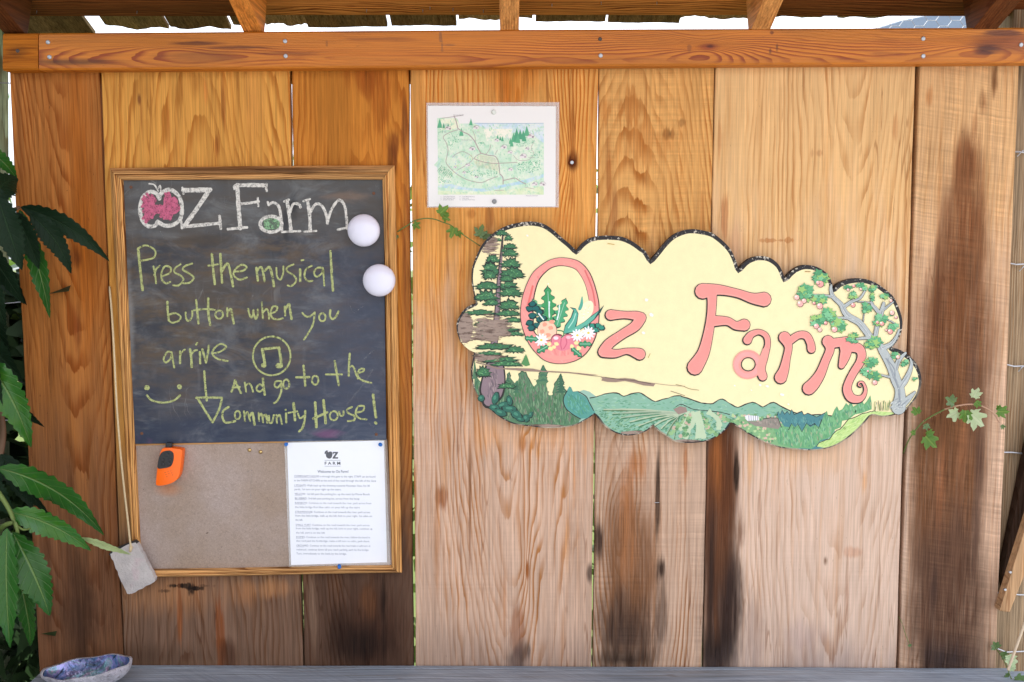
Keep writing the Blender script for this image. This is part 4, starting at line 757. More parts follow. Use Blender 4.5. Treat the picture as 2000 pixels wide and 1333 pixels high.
pa.poly(cmp_((205,990),(380,985),(480,1020),(700,1040),(900,1000),(1100,960),(1400,870),(1400,910),(1200,980),(1000,1010),(720,1075),(500,1050),(205,1020)), C(158, 200, 222))
pa.poly(cmp_((205,1060),(600,1080),(860,1060),(1400,1010),(1400,1104),(205,1104)), C(206, 222, 176))
pa.poly(cmp_((610,700),(680,650),(840,680),(890,740),(900,860),(780,810),(620,760)), C(214, 222, 190))
pa.mb.build('watercolour_wash', mwc, ms, recalc=False)
pa = Paint(YM - 25e-6, 1.0e-6); GR = [C(118, 190, 152), C(96, 172, 132), C(140, 204, 168), C(84, 160, 124), C(170, 214, 176)]
pa.dabs(base_poly, [C(170, 214, 184), C(186, 220, 180), C(150, 204, 172), C(206, 226, 190)], 420, 2.6, .8, 1.2, .7)
for (a, n_) in ((cmp_((1100,740),(1380,700),(1380,830),(1180,880),(1100,820)), 150), (cmp_((480,830),(880,810),(890,900),(600,900)), 120), (cmp_((1000,480),(1230,360),(1330,500),(1200,560),(1000,560)), 90), (cmp_((210,300),(330,300),(300,360),(200,470)), 30), (cmp_((300,420),(440,400),(460,520),(340,600)), 40), (cmp_((210,760),(340,800),(420,960),(210,980)), 70), (cmp_((1250,560),(1390,600),(1390,700),(1250,680)), 30), (cmp_((660,500),(740,500),(740,560),(660,560)), 24)):
    pa.dabs(a, GR, n_, 1.1, .9, 0, 3)
def mtree(x, y, h): pa.poly(cmp_((x, y-h),(x+h*.12,y-h*.6),(x+h*.2,y-h*.3),(x+h*.25,y),(x-h*.25,y),(x-h*.2,y-h*.3),(x-h*.1,y-h*.6)), rnd.choice(GR[1::2]))
for (x, y, h) in ((225,350,110),(270,350,60),(320,345,50),(578,320,80),(470,440,95),(880,480,55),(910,490,50),(935,500,60),(1025,530,70),(1060,510,110),(1095,500,150),(1135,480,120),(1170,470,100),(1210,440,120),(1180,500,100),(1110,520,110),(1040,560,80)): mtree(x, y, h)
RD = C(172, 156, 152)
for s_, r in (([(388,215),(410,270),(430,355)], .9), ([(430,355),(490,395),(560,430),(620,500),(660,580),(690,635)], .9), ([(690,635),(780,660),(850,670),(885,720),(895,760),(905,860)], .8), ([(905,870),(940,910),(942,985)], .9), ([(945,945),(1010,930),(1080,918),(1130,950),(1200,985)], .8), ([(620,700),(700,730),(800,748),(890,750)], .7), ([(890,750),(1000,745),(1100,740)], .6), ([(430,370),(340,400),(265,450),(300,520),(320,600),(305,680),(300,750),(380,840),(480,910),(580,950),(700,968),(790,930),(880,900)], .6), ([(370,680),(420,640),(500,620),(600,690),(540,760),(420,830)], .5), ([(690,640),(640,665),(610,700)], .6), ([(745,655),(790,590),(800,545)], .5), ([(600,380),(625,450),(630,520)], .4), ([(1290,510),(1260,580),(1290,640),(1230,710),(1120,715),(1060,660)], .4), ([(880,600),(850,650)], .4), ([(250,240),(380,222),(490,205)], .5), ([(1190,1020),(1290,1040)], .4), ([(620,296),(1000,300),(1400,296)], .35), ([(850,1056),(950,1054)], .5)): pa.stroke(cmp_(*s_), r, RD if r > .35 else C(130, 160, 190), n=4)
for q in range(16): pa.stroke(cmp_((640 + q*17, 715 + q*3), (650 + q*15, 800 + q*2)), .25, C(150, 160, 120), cap=False)
for q in range(14): pa.stroke(cmp_((690 + q*12, 660 + q*2), (685 + q*14, 715 + q*2)), .25, C(150, 170, 140), cap=False)
for q in range(9): pa.stroke(cmp_((195 + q*18, 840 + q*10), (250 + q*16, 780 + q*10)), .3, C(130, 150, 120), cap=False)
for (x, y, s) in ((320,355,1.1),(635,345,1.1),(1255,445,1.3),(870,490,.9),(590,585,1.2),(950,565,1.2),(1020,625,1),(1170,670,1.3),(1215,585,.8),(1025,820,.9),(540,770,.9),(500,855,.7),(640,905,.7),(400,795,.6),(1390,985,1.2),(1300,985,1.1)):
    sk = rnd.uniform(-.25, .25); f_ = lambda a, b: (x + (a + sk*b)*s*.85, y + b*s*.85)
    pa.poly(cmp_(f_(-34, 20), f_(-30, -4), f_(-10, -rnd.uniform(16, 30)), f_(26, -rnd.uniform(14, 26)), f_(36, -2), f_(34, 18)), C(226, 220, 218)); w0 = rnd.uniform(-4, 12)
    pa.poly(cmp_(f_(-32, -2), f_(-8, -24), f_(w0, -2)), rnd.choice([C(176, 168, 172), C(190, 170, 176), C(160, 152, 150)])); pa.poly(cmp_(f_(w0, -4), f_(w0 + 4, 16), f_(w0 + 22, 14), f_(w0 + 22, -4)), rnd.choice([C(150, 140, 146), C(186, 176, 178)]))
    pa.stroke(cmp_(f_(-34, -2), f_(-9, -26), f_(26, -24), f_(38, -2)), .22, C(140, 130, 134), smooth=False)
for q in range(40): pa.ell(*cm(rnd.uniform(330, 640), rnd.uniform(640, 900)), .7, .6, rnd.choice([C(236, 220, 130), C(150, 170, 220), C(220, 190, 210)]))
pa.mb.build('map_drawing', mprint, ms, recalc=False)
mb = MB()
for k_, (x, y, s_) in enumerate(((262,1133,'Camp Host Retreat'),(262,1151,'Yurts Railroad Yard'),(262,1168,'Greenhouse Barn'),(475,1133,'Creek Bath Entrance'),(475,1151,'Yurts Road'),(475,1168,'Grandma Fruit Trees'),(235,1133,'1'),(235,1151,'2'),(235,1168,'3'),(450,1133,'4'),(450,1151,'5'),(450,1168,'6'))):
    q = cm(x, y); text_mesh(mb, s_, q[0], q[1], 2.9, YM, C(120, 120, 128))
for (x, y, s_) in ((380,208,'Mountain View Rd'),(235,400,'Farm Gate'),(475,490,'Community House'),(1275,500,'Yurt'),(640,400,'Dome'),(1140,560,'Cabin'),(1230,690,'River Camp'),(1200,1122,'Welcome to the farm')):
    q = cm(x, y); text_mesh(mb, s_, q[0], q[1], 2.6, YM - 1.2e-3*.5, C(130, 126, 134))
mb.build('printed_text', mprint, ms, recalc=False, kind='stuff')
pin(964.3, 219.5, -.0042, simple('clear_pin', (.62, .64, .58), .15, .1), 'thumb_tack', 'pale clear thumb tack at the top middle of the map', 'thumb tacks in the map', .0052, 'thumb tack', long=False)
pin(965.5, 394, -.0042, mgp, 'thumb_tack', 'dark grey thumb tack at the bottom middle of the map', 'thumb tacks in the map', .0052, 'thumb tack', long=False)

# ------------------------------------------------------------------ eraser hanging on a string
er = empty('chalk_eraser', P(258, 1162, -.02), 'chalk dusted eraser hanging on a string over the lower left frame corner', 'eraser')
g = G('chalky_felt'); pv = g.vec(g.x, g.y, g.z); n1 = g.noise(pv, 200.0, 3, .7); n2 = g.noise(pv, 40.0, 3)
c_ = g.mix(n2, C(214, 206, 200), C(158, 150, 150)); c_ = g.mix(g.ss(.6, .72, n1)*.6, c_, C(128, 108, 100)); c_ = g.mix(g.ss(.56, .7, g.noise(g.vec(g.x, 2.0, g.z), 26.0, 2))*.35, c_, C(196, 160, 168))
mfelt = g.end(g.bsdf(c_, .95, g.bump(n1, .0025), 0, .1))
epts = [(215, 1084), (222, 1077), (262, 1060), (268, 1063), (284, 1094), (303, 1131), (300, 1138), (256, 1161), (249, 1160), (232, 1124)]
re_ = random.Random(2); epts = [((a[0] + (b[0]-a[0])*t/6) + re_.uniform(-1, 1), (a[1] + (b[1]-a[1])*t/6) + re_.uniform(-1, 1)) for a, b in zip(epts, epts[1:] + epts[:1]) for t in range(6)]
mb = MB(); mb.prism(epts, -.040, -.026); mb.build('block', mfelt, er, bevel=.0006)
mb = MB(); mb.prism([(212, 1083), (220, 1074), (262, 1057), (268, 1062), (266, 1064), (215, 1087)] , -.038, -.024); mb.build('backing', mbk, er, bevel=.0008)
g = G('cotton_string'); n1 = g.noise(g.vec(g.x*400, g.y*400, g.z*250), 1.0, 2); mstr = g.end(g.bsdf(g.scale(C(206, 184, 146), n1*.5 + .75), .95, None, 0, .1))
sp_ = [P(px, py, y) for px, py, y in ((214, 560, -.006), (219, 620, -.016), (223, 690, -.022), (228, 790, -.027), (235, 880, -.030), (243, 960, -.033), (250, 1020, -.037), (254, 1058, -.040), (257, 1074, -.042))]
sp_ = [Vector(p) for p in catmull([tuple(p) for p in sp_], 4)]
mb = MB(); mb.tube(sp_, .0022, 8); mb.tube([P(256, 1068, -.043), P(254, 1078, -.043)], [.004, .003], 8); mb.build('string', mstr, er, smooth=True)

# ------------------------------------------------------------------ abalone shell on the bench
ab = empty('abalone_shell', (0, 0, 0), 'abalone shell dish with shiny blue and violet inside at the bench left end', 'shell')
g = G('nacre'); pv = g.vec(g.x, g.y, g.z); nn = g.noise(pv, 9.0, 2); cells = g.voro(g.vec(g.x + nn*.05, g.y + nn*.04, g.z), 26.0, 'F1', 'Color'); cn_ = g.noise(pv, 22.0, 3, .5, 1.2)
de = g.voro(g.vec(g.x + nn*.05, g.y + nn*.04, g.z), 26.0, 'DISTANCE_TO_EDGE')
rp_ = g.t.nodes.new('ShaderNodeValToRGB'); g.put(rp_.inputs[0], cn_); cr = rp_.color_ramp; cr.elements[0].position = .25; cr.elements[0].color = C(44, 60, 66); cr.elements[1].position = .8; cr.elements[1].color = C(206, 204, 220)
for pos, cc in ((.38, C(60, 90, 120)), (.47, C(96, 124, 178)), (.55, C(150, 140, 196)), (.63, C(110, 160, 170)), (.70, C(200, 160, 200))): e_ = cr.elements.new(pos); e_.color = cc
c_ = g.scale(g.mix(.0, E(g, rp_.outputs[0]), g.mix(.6, cells, C(110, 120, 170)), 'MIX'), g.ss(.4, .65, g.noise(pv, 34.0, 3, .6), .45, 1.15)); c_ = g.mix(g.ss(.03, .0, de + (cn_ - .5)*.35)*.7, c_, C(40, 40, 50))
mnac = g.end(g.bsdf(c_, .14, g.bump(g.noise(pv, 40.0, 3), .006), .3, .8))
g = G('shell_crust'); pv = g.vec(g.x, g.y, g.z); n1 = g.noise(pv, 130.0, 4, .7); n2 = g.noise(pv, 30.0, 3)
c_ = g.mix(n2, C(206, 204, 210), C(170, 160, 168)); c_ = g.mix(g.ss(.58, .7, n1)*.75, c_, C(84, 74, 70)); c_ = g.scale(c_, (g.noise(pv, 60.0, 4, .7) - .5)*1.4 + .95); mcr = g.end(g.bsdf(c_, .85, g.bump(n1, .006), 0, .3))
sc_ = P(165, 1306, -.11); sx, sy = 90*PXM*.945, .044; rims = []
BT = BZ + .0022
def shell_pt(a, t, inner):
    """a round the rim, t from rim (0) to bottom (1)"""
    ca, sa = math.cos(a), math.sin(a); ex = sx*(1 + .05*math.cos(2*a + .6)); ey = sy*(1 + .06*math.sin(3*a))
    zr = .042 + .013*ca + .006*math.sin(a) + .0015*math.sin(a*7)
    f = math.cos(t*math.pi/2)**.75 if t < 1 else 0; k_ = math.sin(t*math.pi/2)
    x = sc_.x + ex*ca*f*(.94 if inner else 1) + .004; y = sc_.y + ey*sa*f*(.93 if inner else 1)
    zb_ = .0 if not inner else .006; z = BT + zr + (zb_ - zr)*k_ ** 1.15
    if inner and t == 0: z -= .0012
    return (x, y, z)
for inner, nm, mt_ in ((False, 'outer_crust', mcr), (True, 'nacre_lining', mnac)):
    mb = MB(); n, m_ = 48, 10; v = [shell_pt(2*math.pi*j/n, i/m_, inner) for i in range(m_) for j in range(n)]; v.append(shell_pt(0, 1, inner))
    fs = [(i*n + j, i*n + (j+1) % n, (i+1)*n + (j+1) % n, (i+1)*n + j) for i in range(m_-1) for j in range(n)] + [((m_-1)*n + j, (m_-1)*n + (j+1) % n, m_*n) for j in range(n)]
    if not inner:
        b0 = len(v); v += [shell_pt(2*math.pi*j/n, 0, True) for j in range(n)]; fs += [(j, (j+1) % n, b0 + (j+1) % n, b0 + j) for j in range(n)]
    mb.mesh(v, fs); mb.build(nm, mt_, ab, smooth=True)

# ================================================================== the painted sign
OUT = [c3(*p) for p in [(215,745),(190,640),(175,530),(185,430),(220,340),(265,250),(340,170),(430,110),(530,75),(640,57),(720,60),(790,80),(860,125),(940,195),(1000,245),(1055,300),(1100,245),(1160,200),(1240,178),(1340,175),(1440,185),(1530,225),(1600,275),(1640,310),(1680,380),(1740,310),(1800,235),(1870,170),(1960,130)]]
OUT += [c5(*p) for p in [(130,72),(200,80),(280,100),(340,140),(400,195),(440,250),(470,320),(490,385),(540,330),(590,298),(650,283),(720,290),(780,325),(820,375),(852,458),(900,405),(950,370),(1010,352),(1080,360),(1140,385),(1185,425),(1215,480),(1230,540),(1270,500),(1320,475),(1400,458),(1480,462),(1560,490),(1640,545),(1700,600),(1740,680),(1768,770),(1768,850),(1745,920),(1715,965),(1685,1000),(1740,1010),(1800,1045),(1860,1095),(1900,1160),(1918,1230)]]
OUT += [c6(*p) for p in [(1917,370),(1890,450),(1840,520),(1780,575),(1700,605),(1610,618),(1530,605),(1480,660),(1400,740),(1300,815),(1200,860),(1080,880),(960,875),(820,860),(700,820),(600,770),(500,710),(430,660),(400,710),(340,760),(250,805),(130,822),(0,815)]]
OUT += [c4(*p) for p in [(1820,915),(1760,875),(1720,830),(1680,870),(1600,905),(1500,918),(1400,895),(1310,840),(1260,780),(1225,735),(1150,785),(1060,830),(950,850),(820,855),(680,840),(540,820),(430,770),(340,700),(260,620),(205,530),(180,440),(175,340),(195,240),(200,212),(140,180),(90,130)]]
OUT += [c3(*p) for p in [(75,1050),(50,960),(60,880),(110,800),(160,765)]]
def corner(i):
    a, b, c = OUT[i-1], OUT[i], OUT[(i+1) % len(OUT)]; v1 = (b[0]-a[0], b[1]-a[1]); v2 = (c[0]-b[0], c[1]-b[1])
    return abs(math.atan2(v1[0]*v2[1]-v1[1]*v2[0], v1[0]*v2[0]+v1[1]*v2[1])) > 1.0
crn = [corner(i) for i in range(len(OUT))]
def smooth_outline():
    res = []; n = len(OUT)
    for i in range(n):
        b, c = OUT[i], OUT[(i+1) % n]; a = OUT[i-1] if not crn[i] else b; d = OUT[(i+2) % n] if not crn[(i+1) % n] else c
        for k in range(3):
            t = k/3; res.append(tuple(.5*(2*b[j] + (c[j]-a[j])*t + (2*a[j]-5*b[j]+4*c[j]-d[j])*t*t + (3*b[j]-a[j]-3*c[j]+d[j])*t**3) for j in (0, 1)))
    return res
SO = smooth_outline(); NSO = len(SO)
def inset(dist):
    res = []
    for i in range(NSO):
        a, b, c = SO[(i-2) % NSO], SO[i], SO[(i+2) % NSO]; dx, dy = c[0]-a[0], c[1]-a[1]; l = math.hypot(dx, dy) or 1
        nx, ny = -dy/l, dx/l              # clockwise in image space: inwards
        d = dist(ny, b) if callable(dist) else dist; res.append((b[0] + nx*d, b[1] + ny*d))
    return res
YB = -.027; YT = -.006
sg = empty('farm_sign', P(1345, 880, -.02), 'large cloud shaped painted sign reading Oz Farm in pink on pale yellow', 'sign')
g = G('sign_edge_paint'); pv = g.vec(g.x, g.y, g.z); n1 = g.noise(pv, 160.0, 3, .7); n2 = g.noise(pv, 28.0, 2)
c_ = g.mix(g.ss(.57, .64, n1 + (n2 - .5)*.3), C(44, 42, 44), C(196, 188, 172)); zlow = g.ss(zz(700), zz(830), g.z); c_ = g.mix(g.ss(.45, .6, n2)*zlow*.8, c_, C(176, 160, 138))
medge = g.end(g.bsdf(c_, .7, g.bump(n1, .001), 0, .35))
mb = MB(); mb.prism(SO, YB, YT); mb.build('panel', medge, sg, bevel=.0012)
# paint with peeling: bare grey wood shows in streaks at the left end and along the cracked joint
g = G('sign_paint'); pv = g.vec(g.x, 0.0, g.z); base = g.attr()
n1 = g.noise(pv, 45.0, 3, .6); n2 = g.noise(g.vec(g.x*9, 0.0, g.z*90), 1.0, 4, .7); n3 = g.noise(pv, 420.0, 2); n4 = g.noise(g.vec(g.x*30, 0.0, g.z*160), 1.0, 4, .7)
bare = g.mix(n2, C(122, 100, 88), C(176, 156, 142)); bare = g.mix(g.ss(.5, .62, n4), bare, C(100, 80, 70))
c_ = g.scale(base, (n1 - .5)*.16 + (n3 - .5)*.10 + 1.0)
def blob(px, py, rx, ry, st, soft=.8):
    c0 = P(px, py, YB); du = (g.x - c0.x)/(rx*PXM); dv = (g.z - c0.z)/(ry*PXM); return g.ss(1.0, 1.0 - soft, g.sqrt(du*du + dv*dv))*st
area = g.mx(blob(955, 645, 95, 50, .86, .9), g.mx(blob(958, 480, 42, 34, .85, .8), g.mx(blob(908, 640, 26, 44, 1.3, .7), blob(940, 700, 80, 22, .75, .9))))
area = g.mx(area, g.mx(blob(1060, 835, 60, 8, 1.2, .5), g.mx(blob(1340, 863, 50, 6, 1.1, .5), blob(1240, 846, 40, 6, 1.0, .5))))
n5 = g.noise(g.vec(g.x*14, 3.0, g.z*70), 1.0, 5, .75)
pe = g.ss(.545, .575, n4*.35 + n5*.65 + n2*.1 + area*.27 - .155)
c_ = g.mix(pe, c_, bare)
wh = g.noise(pv, 150.0, 3, .7); c_ = g.mix(g.ss(.68, .73, wh)*g.ss(.5, .6, n1)*.8, c_, C(238, 236, 226))
mpaint = g.end(g.bsdf(c_, .55, g.bump(n3*.4 + pe*-.8, .0007), 0, .35))
YEL = C(240, 226, 176); BK = C(40, 38, 36); PK = C(236, 150, 142); PK2 = C(226, 128, 124); PK3 = C(234, 156, 144); PKI = C(232, 147, 138)
ins = inset(lambda ny, b: 5.6 + 2.6*max(0, ny)*1.0 - 3.4*max(0, -ny) - (2.5 if b[0] < 960 else 0))
pa = Paint(YB - .00015, 5e-6)
pa.poly(ins, YEL)
pa.mb.build('yellow_ground', mpaint, sg, recalc=False)
pa = Paint(YB - .0002, 1e-6)
def cl(pts): return [p for p in pts if inside(p, ins)]
# landscape along the bottom: top edges drawn left to right, closed along the inset outline
def bottom(xa, xb):
    q = [p for i, p in enumerate(ins) if p[1] > 700 and xa <= p[0] <= xb and not (p[0] > 1690 and p[1] < 800)]
    q = sorted(q, key=lambda p: ins.index(p)); return q          # clockwise: right to left along the bottom
def land(top, xa, xb, col, line=BK, lw=.9):
    b = bottom(xa, xb); pa.poly(top + b, col)
    if line: pa.stroke(top, lw, line, smooth=False, cap=False, jit=.4)
def jag(top, amp, n=3):
    res = []
    for a, b in zip(top, top[1:]):
        for k in range(n): t = k/n; res.append((a[0]+(b[0]-a[0])*t, a[1]+(b[1]-a[1])*t + rnd.uniform(-amp, amp)))
    return res + [top[-1]]
H1 = C(132, 176, 152); H2 = C(104, 156, 128); H3 = C(150, 190, 168); TL = C(84, 150, 138); FG = C(84, 122, 90); DG = C(44, 100, 84); LG = C(188, 212, 136)
hill = T(c4, [(1090,545),(1130,530),(1180,545),(1235,585)]); land(hill + T(c4, [(1300,580)]), 1130, 1180, C(150, 186, 168), None)
hills = T(c4, [(1180,600),(1240,588),(1310,565),(1380,555),(1430,562),(1470,585),(1530,565),(1600,553),(1640,572),(1690,605),(1740,630),(1800,610),(1850,600),(1900,582),(1960,580)]) + T(c6, [(40,458),(90,472),(140,490),(200,510),(250,515),(290,515),(330,488),(365,480),(400,500),(440,525),(485,545),(540,522),(600,505),(640,520),(680,542),(720,520),(765,505),(810,530),(880,565),(960,595),(1040,605),(1120,600),(1220,612)])
land(catmull(hills, 2), 1150, 1640, H1, BK, 1.0)
pa.dabs(hills[:-4] + bottom(1160, 1560), [H2, H3, C(120, 170, 140), C(142, 184, 150), C(100, 160, 130)], 420, 4.5, 1.3, 0, .5)
pa.stroke(catmull(T(c6, [(0,540),(40,520),(90,540),(140,560),(230,570),(330,580),(420,600)]), 3), .8, BK, smooth=False, jit=.4)
# orchard rows and field
fld = [c4(1250, 700), c4(1400, 690), c4(1600, 700), c4(1900, 700)] + [c6(60, 590), c6(130, 570), c6(300, 570), c6(430, 650)] + bottom(1165, 1428)
pa.dabs(fld, [C(112, 156, 120), C(92, 142, 108), C(146, 178, 140), C(80, 132, 100)], 520, 3.6, 1.2, -.3, .5)
for k in range(9):
    a = c6(60 - k*4, 590 + k*2); b = (1180 + k*17, 800 + k*8) ; pts = [a, ((a[0]+b[0])/2, (a[1]+b[1])/2 - 3 - k*.3), b]
    pts = [p for p in catmull(pts, 6) if inside(p, ins)]
    if len(pts) > 2: pa.stroke(pts, 1.3, rnd.choice([C(178, 190, 160), C(160, 176, 150)]), smooth=False, jit=.5); pa.stroke([(x, y + 2.4) for x, y in pts], 1.1, rnd.choice([C(70, 120, 86), C(92, 120, 84)]), smooth=False, jit=.5)
for k, (xa, xb, xc) in enumerate(((100, 135, 30), (140, 190, 180), (220, 330, 300), (60, 90, -80))):
    pts = [p for p in T(c6, [(xa+30, 575), (xb, 640), ((xb+xc)//2+20, 720), (xc+40, 790)]) if inside(p, ins)]
    if len(pts) > 2:
        pa.stroke(pts, 5, C(182, 200, 166), smooth=True, cap=False, jit=.3)
pa.poly(T(c6, [(130,585),(185,585),(215,680),(235,780),(150,790),(160,690)]), C(184, 202, 168))
for k in range(110):
    t = rnd.random(); row = rnd.choice([0, 1, 2, 3])
    x0, y0, x1, y1 = ((118,580,60,770),(205,590,290,760),(330,590,400,650),(80,600,-40,760))[row]
    q = c6(x0 + (x1-x0)*t + rnd.uniform(-22, 22)*(t+.3), y0 + (y1-y0)*t)
    if inside(q, ins): pa.ell(q[0], q[1], 2.2 + 2.4*t, 1.9 + 2*t, rnd.choice([C(122, 164, 112), C(92, 140, 96), C(146, 184, 130), C(196, 170, 150)]), rough=.2, n=9)
# right: houses, woods, light meadow strip
land(T(c6, [(440,655),(520,610),(600,600),(640,630),(760,650),(1000,640)]), 1428, 1600, C(126, 170, 120), None)
for k in range(150):
    x, y = rnd.uniform(440, 830), rnd.uniform(600, 830); q = c6(x, y)
    if inside(q, ins): pa.ell(q[0], q[1], rnd.uniform(1.8, 3.6), rnd.uniform(1.6, 3), rnd.choice([C(150, 186, 128), C(116, 158, 108), C(178, 200, 146), C(88, 136, 96), C(206, 176, 156)]), rough=.2, n=9)
land(T(c6, [(790,610),(800,575),(815,600),(830,565),(850,598),(870,575),(890,600),(905,560),(925,600),(950,590),(985,575),(1000,605),(1030,590),(1100,620),(1180,580),(1190,640),(1215,720)]), 1560, 1615, C(72, 128, 132), BK, .8)
pa.dabs(T(c6, [(800,600),(1180,620),(1180,720),(850,700)]), [C(66, 120, 126), C(86, 144, 142), C(100, 150, 140)], 90, 4, 1.4, 1.4, .5)
wood_r = T(c6, [(760,700),(820,690),(890,700),(905,670),(930,700),(960,680),(985,730),(1020,670),(1050,700),(1090,680),(1120,700),(1145,640),(1160,600),(1180,570),(1190,610),(1215,620),(1240,560),(1260,535),(1275,570),(1300,560),(1330,510),(1350,530),(1370,490),(1385,540),(1420,520),(1450,480),(1470,520),(1490,500),(1520,450),(1530,510),(1530,560),(1450,590),(1400,600),(1350,640),(1300,650),(1290,700),(1240,720),(1220,760),(1180,790),(1130,800),(1100,840)])
pa.poly(wood_r + T(c6, [(1060,868),(900,858),(800,830)]), C(104, 162, 112))
pa.dabs(wood_r + T(c6, [(1060,868),(900,858),(800,830)]), [C(90, 150, 104), C(120, 176, 124), C(132, 182, 140), C(84, 142, 110), C(150, 166, 130)], 420, 5, 1.2, 1.5, .35)
pa.stroke(T(c6, [(880,720),(905,670),(925,710),(950,670),(985,735),(1020,670),(1050,690),(1085,670),(1115,710),(1140,640)]), .8, BK, smooth=False)
meadow = T(c6, [(1100,850),(1130,812),(1200,790),(1240,740),(1300,700),(1350,640),(1430,605),(1520,575),(1560,575),(1640,578),(1700,585),(1720,592)]); mb_ = [p for p in ins if 1600 < p[0] < 1745 and p[1] > 806]; mb_ = sorted(mb_, key=lambda p: ins.index(p))
pa.poly(meadow + mb_, LG); pa.dabs(meadow + mb_, [C(176, 206, 120), C(200, 220, 150), C(160, 196, 116)], 120, 5, 1, -.6, .3)
pa.stroke(jag(meadow[:9], 1.5), .7, BK, smooth=False)
pa.poly(T(c6, [(550,650),(650,655),(700,630),(800,628),(820,690),(800,715),(700,700),(620,690)]), C(142, 132, 122)); pa.dabs(T(c6, [(570,655),(700,635),(800,632),(815,690),(700,695)]), [C(128, 118, 110), C(160, 150, 138), C(120, 124, 112)], 60, 4, .8, 1.2, .4)
pa.stroke(T(c6, [(680,635),(740,626),(798,628),(825,700)]), .7, BK, smooth=False)
pa.poly(T(c6, [(540,612),(560,605),(645,612),(650,645),(560,650),(545,635)]), C(226, 226, 230))
for q in range(5): pa.stroke(T(c6, [(570+q*17, 608), (572+q*17, 648)]), .5, C(110, 112, 120), cap=False)
pa.poly(T(c6, [(-20,560),(30,535),(80,545),(90,580),(20,600)]), C(150, 128, 118))
# left woods
lw_ = T(c4, [(185,440),(230,430),(300,520),(410,540),(430,470),(470,400),(485,345),(505,400),(540,460),(575,400),(600,375),(640,380),(660,430),(690,480),(720,440),(750,400),(770,360),(787,318),(800,350),(830,380),(810,420),(840,440),(860,520),(880,480),(910,440),(937,395),(950,440),(965,470),(950,500),(985,540)])
FL = lw_ + T(c4, [(960,640),(1000,720),(1100,780)]) + [p for p in bottom(925, 1133)]
pa.poly(FL, FG); pa.dabs(FL, [C(76, 114, 82), C(104, 138, 104), C(68, 106, 78), C(120, 152, 116), C(112, 112, 98), C(62, 116, 72)], 900, 6, 1.2, 1.5, .25)
pa.stroke(jag(lw_[5:], 1.2, 3), .8, C(44, 72, 56), smooth=False)
for (x, y, w_) in ((480,360,36),(787,335,56),(937,410,50),(560,410,30)):
    for q in range(7): pa.poly([c4(x, y - 14 + q*22), c4(x + w_*(.3+q*.13), y + 10 + q*22), c4(x + 4, y + 14 + q*22), c4(x - w_*(.3+q*.13), y + 12 + q*22)], rnd.choice([C(66, 112, 84), C(58, 100, 76), C(86, 126, 90)]))
for (x, y, w_, h_) in ((448,420,26,50),(545,400,34,60),(460,370,40,30),(715,400,40,50),(710,470,20,26),(850,420,30,40),(850,500,34,50),(850,560,18,18)): pa.ell(*c4(x, y), w_/4.35, h_/4.35, YEL, rough=.22, n=16)
pa.poly(T(c4, [(985,540),(1010,500),(1025,510),(1040,545),(1080,540),(1095,560),(1150,590),(1180,640),(1200,680),(1230,720),(1160,770),(1105,775),(1040,740),(980,690),(960,640),(960,600)]), TL)
pa.dabs(T(c4, [(985,560),(1080,560),(1180,660),(1200,720),(1105,760),(990,690)]), [C(70, 138, 128), C(100, 164, 150), C(84, 150, 120)], 140, 5, 1.4, 1.2, .6); pa.stroke(T(c4, [(1105,778),(1040,740),(985,695),(960,640),(962,590),(990,540)]), .9, BK)
pa.stroke(T(c4, [(1085,545),(1150,585),(1180,640),(1215,705)]), .8, BK)
# big conifer: trunk, then dark-edged clumps
TR = C(138, 118, 124)
pa.stroke(T(c4, [(375,350,20),(365,450,24),(345,560,24),(325,630,14)]), None, BK); pa.stroke(T(c4, [(375,350,17),(365,450,21),(345,560,20),(325,625,10)]), None, TR)
pa.dabs(T(c4, [(350,350),(405,350),(400,480),(370,600),(310,640),(315,500)]), [C(120, 104, 110), C(158, 140, 140), C(104, 92, 98)], 80, 6, .8, 1.4, .2)
pa.stroke([(x, y, r*.3) for x, y, r in T(c3, [(440,150,5),(430,280,8),(415,450,12),(402,620,16),(396,760,18),(375,1000,22),(365,1090,24)])], None, C(70, 58, 60)); pa.stroke([(x, y, r*.3) for x, y, r in T(c3, [(434,290,4),(420,450,7),(402,620,10),(398,760,12),(375,1000,16),(365,1090,18)])], None, TR)
def clump(k, x, y, w_, h_, cols, dark=C(30, 46, 40), n=44, sag=.3):
    pts = []
    for q in range(n):
        a = 2*math.pi*q/n; j = 1 + rnd.uniform(-.2, .2) + (.2 if q % 3 == 0 else -.08)
        pts.append((x + w_/2*math.cos(a)*j, y + h_/2*math.sin(a)*j + sag*h_*(abs(math.cos(a))**2) - sag*h_*.5))
    cx_, cy_ = k(x, y); p1 = [k(*p) for p in pts]; pa.poly([(cx_ + (p[0]-cx_)*1.10 - .4, cy_ + (p[1]-cy_)*1.18 + .8) for p in p1], dark)
    pa.poly([(cx_ + (p[0]-cx_)*.95, cy_ + (p[1]-cy_)*.86) for p in p1], cols[0])
    pin_ = [(cx_ + (p[0]-cx_)*.85, cy_ + (p[1]-cy_)*.72) for p in p1]; pa.dabs(pin_, cols[1:], int(w_*h_/420)+3, 2.6, .9, .3, .8)
GC = [C(60, 112, 74), C(84, 146, 88), C(44, 92, 66), C(112, 168, 112), C(52, 108, 84)]
